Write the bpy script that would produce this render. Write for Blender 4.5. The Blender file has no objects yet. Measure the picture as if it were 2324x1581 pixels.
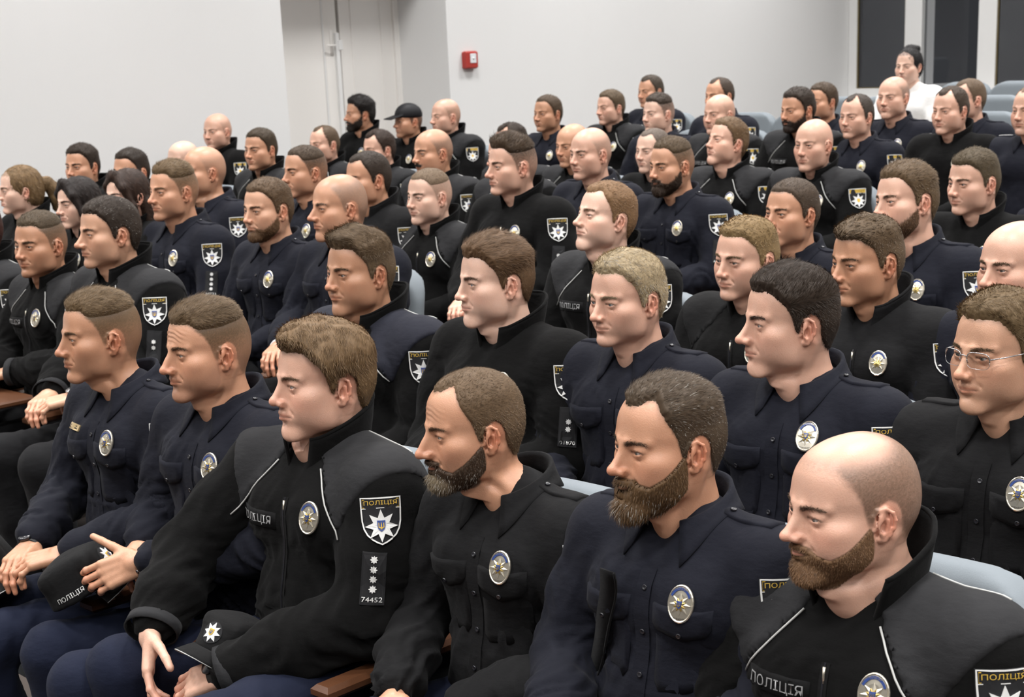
import bpy, math, random
import numpy as np
from mathutils import Vector, Matrix, Euler
from mathutils.bvhtree import BVHTree

# hall frame, metres: x along the seat rows (towards the sitters' left), y towards the back of the hall, z up; row 1 floor at z=0
SC = bpy.context.scene
# ---- camera
cam = bpy.data.cameras.new('camera'); cam_o = bpy.data.objects.new('camera', cam); SC.collection.objects.link(cam_o)
R_, U_, F_ = ((0.7255494, 0.6868297, -0.0429297), (-0.1524158, 0.2212147, 0.9632411), (-0.6710793, 0.6923359, -0.2651859))
cam_o.matrix_world = Matrix(((R_[0], U_[0], -F_[0], 0), (R_[1], U_[1], -F_[1], 0), (R_[2], U_[2], -F_[2], 1.90), (0, 0, 0, 1)))
cam.sensor_width = 36; cam.lens = 3600 / 2324 * 36
cam.shift_y = (1090.5 - 790.5) / 2324
cam.clip_start = .05
cam.dof.use_dof = True; cam.dof.focus_distance = 3.3; cam.dof.aperture_fstop = 10.0
SC.camera = cam_o
# ---- world: an evening outside, dim and even
w = bpy.data.worlds.new('evening'); SC.world = w; w.use_nodes = True
w.node_tree.nodes['Background'].inputs[0].default_value = (.056, .057, .06, 1)
w.node_tree.nodes['Background'].inputs[1].default_value = 1.0
# ---- rows of ceiling panels light the hall
CEIL = 4.6
LAMPS = [(x, y) for x in (-8.4, -6.0, -3.6, -1.2, 1.2, 3.6) for y in (-2.0, .6, 3.2, 5.8, 8.4, 11.0, 13.6)]
for x, y in LAMPS:
    l = bpy.data.lights.new('panel_light', 'AREA'); l.energy = 51; l.size = .56; l.color = (1.0, .990, .982); l.spread = math.radians(135)
    o = bpy.data.objects.new('panel_light', l); SC.collection.objects.link(o); o.location = (x, y, CEIL - .035)
SC.view_settings.view_transform = 'Standard'; SC.view_settings.look = 'None'; SC.view_settings.gamma = 1
SC.view_settings.use_curve_mapping = False; SC.view_settings.exposure = 0.0
# ------------------------------------------------------------------ numeric helpers
def smooth(a, b, x):
    t = np.clip((x - a) / (b - a), 0.0, 1.0)
    return t * t * (3 - 2 * t)

def gauss(P, c, r):
    q = (P - np.asarray(c, float)) / np.asarray(r, float)
    return np.exp(-np.sum(q * q, axis=-1))

def hash3(i, j, k, seed=0):
    n = (i * 73856093) ^ (j * 19349663) ^ (k * 83492791) ^ (seed * 2654435)
    n = (n ^ (n >> 13)) * 1274126177
    n = n ^ (n >> 16)
    return (n & 0xFFFF) / 65535.0

def vnoise(P, seed=0):
    """smooth value noise in 0..1 at the points P (n,3)"""
    P = np.asarray(P, float)
    I = np.floor(P).astype(np.int64)
    f = P - I
    f = f * f * (3 - 2 * f)
    out = 0
    for dx in (0, 1):
        wx = f[:, 0] if dx else 1 - f[:, 0]
        for dy in (0, 1):
            wy = f[:, 1] if dy else 1 - f[:, 1]
            for dz in (0, 1):
                wz = f[:, 2] if dz else 1 - f[:, 2]
                out = out + wx * wy * wz * hash3(I[:, 0] + dx, I[:, 1] + dy, I[:, 2] + dz, seed)
    return out

def rotm(rx=0, ry=0, rz=0):
    return np.array(Euler((math.radians(rx), math.radians(ry), math.radians(rz)), 'XYZ').to_matrix())

# ------------------------------------------------------------------ implicit surfaces
class Field:
    def __init__(s, lo, hi, h):
        s.lo = np.asarray(lo, float); s.h = h
        s.n = np.ceil((np.asarray(hi, float) - s.lo) / h).astype(int) + 1
        s.f = np.full(s.n, 1.0, np.float32)
        s.ax = [(s.lo[i] + h * np.arange(s.n[i])).astype(np.float32) for i in range(3)]
    def _box(s, lo, hi, m):
        a = np.maximum(np.floor((np.asarray(lo) - m - s.lo) / s.h).astype(int), 0)
        b = np.minimum(np.ceil((np.asarray(hi) + m - s.lo) / s.h).astype(int) + 1, s.n)
        if np.any(b <= a): return None
        sl = tuple(slice(a[i], b[i]) for i in range(3))
        X = s.ax[0][sl[0]][:, None, None]; Y = s.ax[1][sl[1]][None, :, None]; Z = s.ax[2][sl[2]][None, None, :]
        return sl, X, Y, Z
    def _mix(s, sl, d, k, sub):
        f = s.f[sl]
        if sub:
            g = -d
            if k > 0:
                h = np.clip(0.5 - 0.5 * (g - f) / k, 0, 1)
                s.f[sl] = g + (f - g) * h + k * h * (1 - h)
            else: s.f[sl] = np.maximum(f, g)
        elif k > 0:
            h = np.clip(0.5 + 0.5 * (d - f) / k, 0, 1)
            s.f[sl] = d + (f - d) * h - k * h * (1 - h)
        else: s.f[sl] = np.minimum(f, d)
    def ell(s, c, r, k=0.01, R=None, sub=False):
        c = np.asarray(c, float); r = np.asarray(r, float)
        ext = np.full(3, r.max()) if R is not None else r
        b = s._box(c - ext, c + ext, k + 2.5 * s.h)
        if b is None: return
        sl, X, Y, Z = b
        X = X - c[0]; Y = Y - c[1]; Z = Z - c[2]
        if R is not None:
            X, Y, Z = (R[0, 0] * X + R[1, 0] * Y + R[2, 0] * Z, R[0, 1] * X + R[1, 1] * Y + R[2, 1] * Z, R[0, 2] * X + R[1, 2] * Y + R[2, 2] * Z)
        a = (X / r[0]) ** 2 + (Y / r[1]) ** 2 + (Z / r[2]) ** 2
        g = (X / r[0] ** 2) ** 2 + (Y / r[1] ** 2) ** 2 + (Z / r[2] ** 2) ** 2
        k0 = np.sqrt(a); d = k0 * (k0 - 1) / np.sqrt(g + 1e-9)
        s._mix(sl, d.astype(np.float32), k, sub)
    def cap(s, a, b, r0, r1=None, k=0.01, sub=False):
        r1 = r0 if r1 is None else r1
        a = np.asarray(a, float); b = np.asarray(b, float); rm = max(r0, r1)
        bx = s._box(np.minimum(a, b) - rm, np.maximum(a, b) + rm, k + 2.5 * s.h)
        if bx is None: return
        sl, X, Y, Z = bx
        v = b - a; L = float(v @ v) + 1e-12
        X = X - a[0]; Y = Y - a[1]; Z = Z - a[2]
        t = np.clip((X * v[0] + Y * v[1] + Z * v[2]) / L, 0, 1)
        d = np.sqrt((X - v[0] * t) ** 2 + (Y - v[1] * t) ** 2 + (Z - v[2] * t) ** 2) - (r0 + (r1 - r0) * t)
        s._mix(sl, d.astype(np.float32), k, sub)
    def box(s, c, hx, rad, k=0.01, R=None, sub=False):
        c = np.asarray(c, float); hx = np.asarray(hx, float)
        ext = np.full(3, np.linalg.norm(hx)) if R is not None else hx
        b = s._box(c - ext, c + ext, k + 2.5 * s.h)
        if b is None: return
        sl, X, Y, Z = b
        X = X - c[0]; Y = Y - c[1]; Z = Z - c[2]
        if R is not None:
            X, Y, Z = (R[0, 0] * X + R[1, 0] * Y + R[2, 0] * Z, R[0, 1] * X + R[1, 1] * Y + R[2, 1] * Z, R[0, 2] * X + R[1, 2] * Y + R[2, 2] * Z)
        qx = np.abs(X) - hx[0] + rad; qy = np.abs(Y) - hx[1] + rad; qz = np.abs(Z) - hx[2] + rad
        d = np.sqrt(np.maximum(qx, 0) ** 2 + np.maximum(qy, 0) ** 2 + np.maximum(qz, 0) ** 2) + np.minimum(np.maximum(np.maximum(qx, qy), qz), 0) - rad
        s._mix(sl, d.astype(np.float32), k, sub)
    def mesh(s, relax=1, lam=0.4):
        """surface nets: vertices and quads of the zero surface"""
        f = s.f; sg = f < 0
        cnt = np.zeros(tuple(s.n - 1), np.int8)
        for dx in (0, 1):
            for dy in (0, 1):
                for dz in (0, 1):
                    cnt += sg[dx:s.n[0] - 1 + dx, dy:s.n[1] - 1 + dy, dz:s.n[2] - 1 + dz]
        I = np.argwhere((cnt > 0) & (cnt < 8))
        co = [(0,0,0),(1,0,0),(0,1,0),(1,1,0),(0,0,1),(1,0,1),(0,1,1),(1,1,1)]
        v = np.stack([f[I[:, 0] + c[0], I[:, 1] + c[1], I[:, 2] + c[2]] for c in co], 1)
        acc = np.zeros((len(I), 3)); n = np.zeros(len(I))
        for a, b in ((0,1),(2,3),(4,5),(6,7),(0,2),(1,3),(4,6),(5,7),(0,4),(1,5),(2,6),(3,7)):
            va, vb = v[:, a], v[:, b]
            m = (va < 0) != (vb < 0)
            t = np.where(m, va / np.where(m, va - vb, 1), 0)
            p = np.array(co[a]) + t[:, None] * (np.array(co[b]) - np.array(co[a]))
            acc += p * m[:, None]; n += m
        V = s.lo + s.h * (I + acc / n[:, None])
        idx = np.full(tuple(s.n - 1), -1, np.int64); idx[I[:, 0], I[:, 1], I[:, 2]] = np.arange(len(I))
        F = []
        for axis in range(3):
            o = [(0, 1, 2), (1, 2, 0), (2, 0, 1)][axis]
            s0 = [slice(None)] * 3; s1 = [slice(None)] * 3
            s0[axis] = slice(0, s.n[axis] - 1); s1[axis] = slice(1, s.n[axis])
            a = sg[tuple(s0)]; b = sg[tuple(s1)]
            E = np.argwhere(a != b)
            u, w = o[1], o[2]
            E = E[(E[:, u] > 0) & (E[:, w] > 0) & (E[:, u] < s.n[u] - 1) & (E[:, w] < s.n[w] - 1)]
            q = []
            for du, dw in ((1, 1), (0, 1), (0, 0), (1, 0)):
                e = E.copy(); e[:, u] -= du; e[:, w] -= dw
                q.append(idx[e[:, 0], e[:, 1], e[:, 2]])
            q = np.stack(q, 1)
            ins = a[E[:, 0], E[:, 1], E[:, 2]]
            q[~ins] = q[~ins][:, ::-1]
            F.append(q)
        F = np.concatenate(F)
        F = F[(F >= 0).all(1)]
        V = relax_mesh(V, F, relax, lam)
        return V, F

def relax_mesh(V, F, it, lam=0.5):
    if not it: return V
    e = np.concatenate([np.stack([F[:, i], F[:, (i + 1) % F.shape[1]]], 1) for i in range(F.shape[1])])
    e = np.concatenate([e, e[:, ::-1]])
    n = np.bincount(e[:, 0], minlength=len(V)).astype(float)
    for j in range(it):
        for l in (lam, -lam * 0.9):
            A = np.stack([np.bincount(e[:, 0], V[e[:, 1], c], minlength=len(V)) for c in range(3)], 1) / np.maximum(n, 1)[:, None]
            V = V + l * (A - V) * (n > 0)[:, None]
    return V

def relax_step(V, F):
    e = np.concatenate([np.stack([F[:, i], F[:, (i + 1) % F.shape[1]]], 1) for i in range(F.shape[1])]); e = np.concatenate([e, e[:, ::-1]])
    n = np.maximum(np.bincount(e[:, 0], minlength=len(V)), 1)
    return np.stack([np.bincount(e[:, 0], V[e[:, 1], c], minlength=len(V)) for c in range(3)], 1) / n[:, None]

def vnormals(V, F):
    a, b, c, = V[F[:, 0]], V[F[:, 1]], V[F[:, 2]]
    d = V[F[:, 3]] if F.shape[1] == 4 else c
    n = np.cross(c - a, d - b) if F.shape[1] == 4 else np.cross(b - a, c - a)
    N = np.zeros_like(V)
    for i in range(F.shape[1]):
        for c_ in range(3): N[:, c_] += np.bincount(F[:, i], n[:, c_], minlength=len(V))
    return N / (np.linalg.norm(N, axis=1)[:, None] + 1e-12)

# ------------------------------------------------------------------ mesh building
class MB:
    """collects vertices, faces, material slots and colours; build() links ONE mesh object"""
    def __init__(s): s.V = []; s.F = []; s.C = []; s.n = 0
    def add(s, V, F, mat=0, col=None):
        V = np.asarray(V, float); F = np.asarray(F, int)
        if len(V) == 0: return s
        s.V.append(V)
        if len(F): s.F.append((F + s.n, np.full(len(F), mat) if np.isscalar(mat) else np.asarray(mat)))
        if col is None: c = np.ones((len(V), 3))
        else:
            c = np.asarray(col, float)
            if c.ndim == 1: c = np.tile(c, (len(V), 1))
        s.C.append(c); s.n += len(V)
        return s
    def merge(s, o, M=None, T=None, mat=None):
        if o.n == 0: return s
        V = np.concatenate(o.V)
        if M is not None: V = V @ np.asarray(M).T
        if T is not None: V = V + np.asarray(T)
        s.V.append(V); s.C.append(np.concatenate(o.C))
        for F, m in o.F: s.F.append((F + s.n, m if mat is None else np.full(len(F), mat)))
        s.n += len(V)
        return s
    def verts(s): return np.concatenate(s.V)
    def data(s, name, mats, smoothed=True, color=False):
        me = bpy.data.meshes.new(name)
        V = np.concatenate(s.V) if s.V else np.zeros((0, 3))
        me.vertices.add(len(V)); me.vertices.foreach_set('co', V.astype(np.float32).ravel())
        tot = np.concatenate([np.full(len(F), F.shape[1]) for F, m in s.F])
        lv = np.concatenate([F.ravel() for F, m in s.F])
        mi = np.concatenate([m for F, m in s.F])
        me.loops.add(len(lv)); me.loops.foreach_set('vertex_index', lv.astype(np.int32))
        me.polygons.add(len(tot))
        me.polygons.foreach_set('loop_start', np.concatenate([[0], np.cumsum(tot)[:-1]]).astype(np.int32))
        me.polygons.foreach_set('loop_total', tot.astype(np.int32))
        me.polygons.foreach_set('material_index', mi.astype(np.int32))
        me.polygons.foreach_set('use_smooth', np.full(len(tot), smoothed))
        if color:
            C = np.concatenate(s.C); C = np.concatenate([C, np.ones((len(C), 1))], 1)
            at = me.attributes.new('Col', 'FLOAT_COLOR', 'POINT'); at.data.foreach_set('color', C.astype(np.float32).ravel())
        for m in mats: me.materials.append(m)
        me.update(calc_edges=True); me.validate()
        return me
    def build(s, name, mats, parent=None, smoothed=True, color=False):
        if not isinstance(mats, (list, tuple)): mats = [mats]
        return link(name, s.data(name, mats, smoothed, color), parent)

COL = bpy.context.scene.collection
def link(name, data, parent=None):
    o = bpy.data.objects.new(name, data); COL.objects.link(o)
    if parent is not None: o.parent = parent
    return o

def tag(o, label=None, cat=None, group=None, kind=None):
    for k, v in (('label', label), ('category', cat), ('group', group), ('kind', kind)):
        if v: o[k] = v
    return o

BOXF = np.array([[0,3,2,1],[4,5,6,7],[0,1,5,4],[1,2,6,5],[2,3,7,6],[3,0,4,7]])
def add_box(mb, lo, hi, mat=0, bev=0.0, col=None):
    lo = np.asarray(lo, float); hi = np.asarray(hi, float)
    if bev <= 0:
        V = np.array([[x, y, z] for z in (lo[2], hi[2]) for x, y in ((lo[0], lo[1]), (hi[0], lo[1]), (hi[0], hi[1]), (lo[0], hi[1]))])
        mb.add(V, BOXF, mat, col); return
    # chamfered: three nested loops
    def ring(b, z): return [[lo[0] + b, lo[1] + b, z], [hi[0] - b, lo[1] + b, z], [hi[0] - b, hi[1] - b, z], [lo[0] + b, hi[1] - b, z]]
    V = np.array(ring(bev, lo[2]) + ring(0, lo[2] + bev) + ring(0, hi[2] - bev) + ring(bev, hi[2]))
    F = [[3, 2, 1, 0], [12, 13, 14, 15]]
    for l in range(3):
        for i in range(4): F.append([l * 4 + i, l * 4 + (i + 1) % 4, l * 4 + 4 + (i + 1) % 4, l * 4 + 4 + i])
    mb.add(V, np.array(F), mat, col)

def tube(mb, pts, r, seg=6, mat=0, col=None):
    P = np.asarray(pts, float); n = len(P)
    rr = np.full(n, r) if np.isscalar(r) else np.asarray(r)
    T = np.gradient(P, axis=0); T /= np.linalg.norm(T, axis=1)[:, None] + 1e-9
    up = np.array([0, 0, 1.0]) if abs(T[0, 2]) < 0.9 else np.array([1.0, 0, 0])
    V = []
    for i in range(n):
        a = np.cross(T[i], up); a /= np.linalg.norm(a) + 1e-9; b = np.cross(a, T[i]); up = b
        th = 2 * np.pi * np.arange(seg) / seg
        V.append(P[i] + rr[i] * (np.cos(th)[:, None] * a + np.sin(th)[:, None] * b))
    V = np.concatenate(V)
    F = [[i * seg + j, i * seg + (j + 1) % seg, (i + 1) * seg + (j + 1) % seg, (i + 1) * seg + j] for i in range(n - 1) for j in range(seg)]
    mb.add(V, np.array(F), mat, col)
    mb.add(np.array([P[0], P[-1]]), np.zeros((0, 3), int), mat, col)
    k = mb.n - 2 - len(V)
    C = [[k + (j + 1) % seg, k + j, mb.n - 2] for j in range(seg)] + [[k + (n - 1) * seg + j, k + (n - 1) * seg + (j + 1) % seg, mb.n - 1] for j in range(seg)]
    mb.F.append((np.array(C), np.full(len(C), mat)))

def grid_faces(nu, nv, closed_u=False):
    F = []
    for i in range(nu if closed_u else nu - 1):
        for j in range(nv - 1):
            i2 = (i + 1) % nu
            F.append([i * nv + j, i2 * nv + j, i2 * nv + j + 1, i * nv + j + 1])
    return np.array(F)
# ------------------------------------------------------------------ materials
def mat(name, col=(.8, .8, .8), rough=.6, metal=0.0, attr=False, bump=None, spec=.5, **kw):
    m = bpy.data.materials.new(name); m.use_nodes = True
    nt = m.node_tree; b = nt.nodes['Principled BSDF']
    b.inputs['Base Color'].default_value = (*col, 1); b.inputs['Roughness'].default_value = rough
    b.inputs['Metallic'].default_value = metal; b.inputs['Specular IOR Level'].default_value = spec
    if attr:
        a = nt.nodes.new('ShaderNodeAttribute'); a.attribute_name = 'Col'
        nt.links.new(a.outputs['Color'], b.inputs['Base Color'])
    for k, v in kw.items(): b.inputs[k.replace('_', ' ')].default_value = v
    if bump:
        prev = None
        tc = nt.nodes.new('ShaderNodeTexCoord')
        for sc, st, det, stretch in bump:
            mp = nt.nodes.new('ShaderNodeMapping'); mp.inputs['Scale'].default_value = stretch
            nt.links.new(tc.outputs['Object'], mp.inputs['Vector'])
            n = nt.nodes.new('ShaderNodeTexNoise'); n.inputs['Scale'].default_value = sc; n.inputs['Detail'].default_value = det
            nt.links.new(mp.outputs['Vector'], n.inputs['Vector'])
            bp = nt.nodes.new('ShaderNodeBump'); bp.inputs['Strength'].default_value = st; bp.inputs['Distance'].default_value = .01
            nt.links.new(n.outputs['Fac'], bp.inputs['Height'])
            if prev: nt.links.new(prev.outputs['Normal'], bp.inputs['Normal'])
            prev = bp
        nt.links.new(prev.outputs['Normal'], b.inputs['Normal'])
    return m
M_SKIN = mat('skin', rough=.38, attr=True, spec=.5, bump=[(420, .10, 2, (1, 1, 1))], Subsurface_Weight=.08, Subsurface_Radius=(.010, .004, .002), Subsurface_Scale=.6)
M_EYE = mat('eye', rough=.08, attr=True, spec=.6)
M_HAIR = mat('hair', rough=.55, attr=True, spec=.22)
# ------------------------------------------------------------------ head sculpt (eye line z=0, face towards -y, left +x)
def sculpt_head(h):
    f = Field((-.165, -.145, -.30), (.165, .185, .135), h)
    f.ell((0, .016, .028), (.0745, .094, .088), 0)
    f.ell((0, -.032, .034), (.062, .058, .064), .03)
    f.ell((0, -.026, -.035), (.059, .056, .066), .03)
    f.ell((0, .045, -.012), (.064, .058, .062), .03)
    for s in (-1, 1):
        f.cap((s*.0500, .002, -.052), (s*.0455, -.014, -.078), .0135, .014, .028)       # ramus
        f.cap((s*.0455, -.014, -.078), (s*.017, -.073, -.1015), .0150, .014, .024)     # jaw bone
        f.ell((s*.0485, -.050, -.0235), (.0205, .0225, .0160), .026)                   # cheekbone
        f.ell((s*.0385, -.050, -.052), (.0235, .0285, .034), .028)
        f.ell((s*.0515, -.016, -.050), (.0125, .030, .034), .026)                       # cheek
        f.cap((s*.013, -.0875, .0160), (s*.047, -.067, .0180), .0092, .0082, .011)    # brow ridge
    f.ell((0, -.083, -.101), (.0185, .0165, .0155), .016)                             # chin
    f.ell((0, -.071, -.064), (.031, .027, .028), .016)                                # muzzle
    for s in (-1, 1):
        f.ell((s*.031, -.099, .001), (.0185, .0165, .0120), .014, sub=True)           # socket
    f.cap((0, -.0850, .012), (0, -.1095, -.031), .0078, .0086, .013)                  # nose bridge
    f.cap((0, -.0760, .006), (0, -.0890, -.036), .0125, .0150, .010)                  # body of the nose
    f.ell((0, -.1125, -.0355), (.0105, .0105, .0095), .007)                           # tip
    for s in (-1, 1):
        f.ell((s*.0118, -.1005, -.039), (.0078, .0105, .0078), .006)                  # ala
        f.ell((s*.0062, -.1050, -.0478), (.0032, .0058, .0036), .003, sub=True)       # nostril
        f.cap((s*.0035, -.0955, -.0485), (s*.0048, -.0975, -.0565), .002, .002, .006) # philtrum ridges
    for s in (-1, 1):
        f.cap((s*.0175, -.0985, -.0405), (s*.0295, -.0810, -.0610), .0014, .0008, .008, sub=True)   # fold from nose to mouth
        f.cap((s*.0180, -.0905, -.0120), (s*.0440, -.0735, -.0165), .0012, .0010, .006, sub=True)   # crease under the eye
    # lips
    for s in (-1, 1):
        f.cap((s*.0045, -.0972, -.0597), (s*.0215, -.0845, -.0655), .0050, .0026, .005)
        f.cap((s*.003, -.0962, -.0715), (s*.0195, -.0850, -.0678), .0060, .0028, .006)
        f.cap((0, -.1045, -.0655), (s*.012, -.1005, -.0658), .0014, .0014, .003, sub=True)
        f.cap((s*.012, -.1005, -.0658), (s*.0255, -.0845, -.0672), .0014, .0016, .003, sub=True)
    f.ell((0, -.0985, -.0815), (.014, .0055, .0040), .009, sub=True)                  # under the lower lip
    # eyelids and aperture
    for s in (-1, 1):
        f.ell((s*.0322, -.0725, -.0005), (.0162, .0142, .0138), .0065)
        f.cap((s*.019, -.0835, .0062), (s*.046, -.0740, .0052), .0028, .0034, .005)  # upper lid fold
        f.ell((s*.0320, -.0890, -.0014), (.0138, .0145, .0036), .0015, R=rotm(0, s*-5, s*12), sub=True)
    # ears
    for s in (-1, 1):
        def E(u, v, w):   # u back, v up, w outward
            return (s*(.0735 + .62*w + .34*u), .012 + .92*u - .35*w - .10*v, -.0165 + v)
        R = rotm(0, 0, 0)
        f.ell(E(.004, .002, .002), (.0055, .0165, .0295), .004, R=np.array([[math.cos(a := s*.40), math.sin(a), 0], [-math.sin(a), math.cos(a), 0], [0, 0, 1]]).T if s > 0 else np.array([[math.cos(-.40), math.sin(-.40), 0], [-math.sin(-.40), math.cos(-.40), 0], [0, 0, 1]]).T)
        f.ell(E(.002, -.002, .0105), (.0050, .0075, .0110), .004, sub=True)
        f.ell(E(.009, .012, .0105), (.0030, .0045, .0085), .004, sub=True)
        rim = [(-.012, .004), (-.012, .017), (-.005, .027), (.007, .029), (.017, .022), (.0195, .009), (.016, -.006), (.009, -.018), (.0, -.027), (-.008, -.024)]
        for (u0, v0), (u1, v1) in zip(rim[:-1], rim[1:]):
            f.cap(E(u0, v0, .0065), E(u1, v1, .0065), .0030, .0030, .0025)
        f.ell(E(-.004, -.025, .004), (.0045, .0070, .0075), .004)                     # lobe
        f.cap(E(-.013, -.008, .005), E(-.011, -.001, .005), .0038, .003, .004)        # tragus
        f.cap(E(.006, -.012, .006), E(.010, .010, .0065), .0028, .0024, .003)         # antihelix
    # neck and the bust beneath the clothes
    f.cap((0, .028, -.055), (0, .060, -.215), .0530, .0560, .026)
    f.cap((0, -.020, -.112), (0, .018, -.200), .030, .034, .022)
    for s in (-1, 1):
        f.cap((s*.058, .030, -.045), (s*.018, -.004, -.205), .0115, .009, .016)
        f.cap((s*.02, .062, -.200), (s*.105, .068, -.275), .028, .028, .03)
    f.ell((0, -.0305, -.140), (.009, .011, .014), .012)                               # throat
    f.ell((0, .055, -.285), (.115, .078, .058), .05)
    return f.mesh(relax=1, lam=.35)

EAR = lambda P: np.maximum(gauss(P, (.083, .022, -.016), (.018, .024, .036)), gauss(P, (-.083, .022, -.016), (.018, .024, .036)))

def decimate(V, F, ratio):
    mb = MB().add(V, F); me = mb.data('tmp', [])
    o = bpy.data.objects.new('tmp', me); COL.objects.link(o)
    m = o.modifiers.new('d', 'DECIMATE'); m.ratio = ratio
    dg = bpy.context.evaluated_depsgraph_get()
    e = o.evaluated_get(dg).to_mesh()
    V2 = np.empty(len(e.vertices) * 3, np.float32); e.vertices.foreach_get('co', V2)
    e.calc_loop_triangles()
    F2 = np.empty(len(e.loop_triangles) * 3, np.int32); e.loop_triangles.foreach_get('vertices', F2)
    bpy.data.objects.remove(o); bpy.data.meshes.remove(me)
    return V2.reshape(-1, 3).astype(float), F2.reshape(-1, 3)

def azim(P):     # degrees, 0 in front, 180 behind
    return np.degrees(np.arctan2(np.abs(P[:, 0]), -(P[:, 1] - .008)))

HAIRLINE = ([0, 12, 25, 38, 50, 60, 68, 74, 80, 90, 100, 112, 125, 140, 160, 180],
            [.070, .071, .072, .068, .052, .036, .014, -.018, -.024, .004, .010, -.004, -.046, -.068, -.078, -.080])
def hair_mask(P, hl=0.0, temple=0.0, nape=0.0, wob=0.003, seed=0):
    """signed height above the hairline, metres; hl lifts the front, temple lifts the corners"""
    th = azim(P); zl = np.interp(th, *HAIRLINE)
    zl = zl + hl * (1 - smooth(40, 62, th)) + temple * np.exp(-((th - 36) / 15.0) ** 2) + nape * smooth(115, 140, th)
    zl = zl + wob * (vnoise(P * 260, seed) - .5) * 2
    e = P[:, 2] - zl
    # nothing on the neck front or the ear itself
    e = np.where((P[:, 2] < -.03) & (th < 100), -.05, e)
    return e - .05 * smooth(.22, .42, EAR(P))

def beard_mask(P, cheek=0.0, low=0.0, soft=.007):
    """0..1 where a full beard grows"""
    th = azim(P); z = P[:, 2]
    up = np.interp(th, [0, 14, 22, 34, 50, 62, 70, 78, 84], [-.0475, -.049, -.056, -.060, -.044, -.028, -.018, -.010, -.03]) - cheek
    lo = np.interp(th, [0, 30, 60, 80, 88], [-.130, -.125, -.108, -.080, -.06]) + low
    m = smooth(0, soft, up - z) * smooth(0, .010, z - lo) * (1 - smooth(78, 85, th))
    lips = np.exp(-((P[:, 0] / .0195) ** 4) - (((z + .0662) / .0068) ** 4)) * (P[:, 1] < -.075)
    return m * (1 - lips) * (1 - smooth(.18, .36, EAR(P))) * (P[:, 1] < .02)

def moustache_mask(P):
    z = P[:, 2]; ax = np.abs(P[:, 0])
    zc = -.0545 - .22 * ax
    return np.exp(-((z - zc) / .0058) ** 4 - (ax / .026) ** 6) * (P[:, 1] < -.07)

def brow_mask(P, thick=1.0):
    ax = np.abs(P[:, 0]); t = np.clip((ax - .011) / .038, 0, 1)
    zc = .0105 + .0072 * np.sin(np.pi * np.clip(t * .62 + .08, 0, 1)); w = (.0044 - .0020 * t) * thick
    return np.exp(-((P[:, 2] - zc) / w) ** 4) * smooth(.009, .014, ax) * (1 - smooth(.047, .053, ax)) * (P[:, 1] < -.045)

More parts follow.
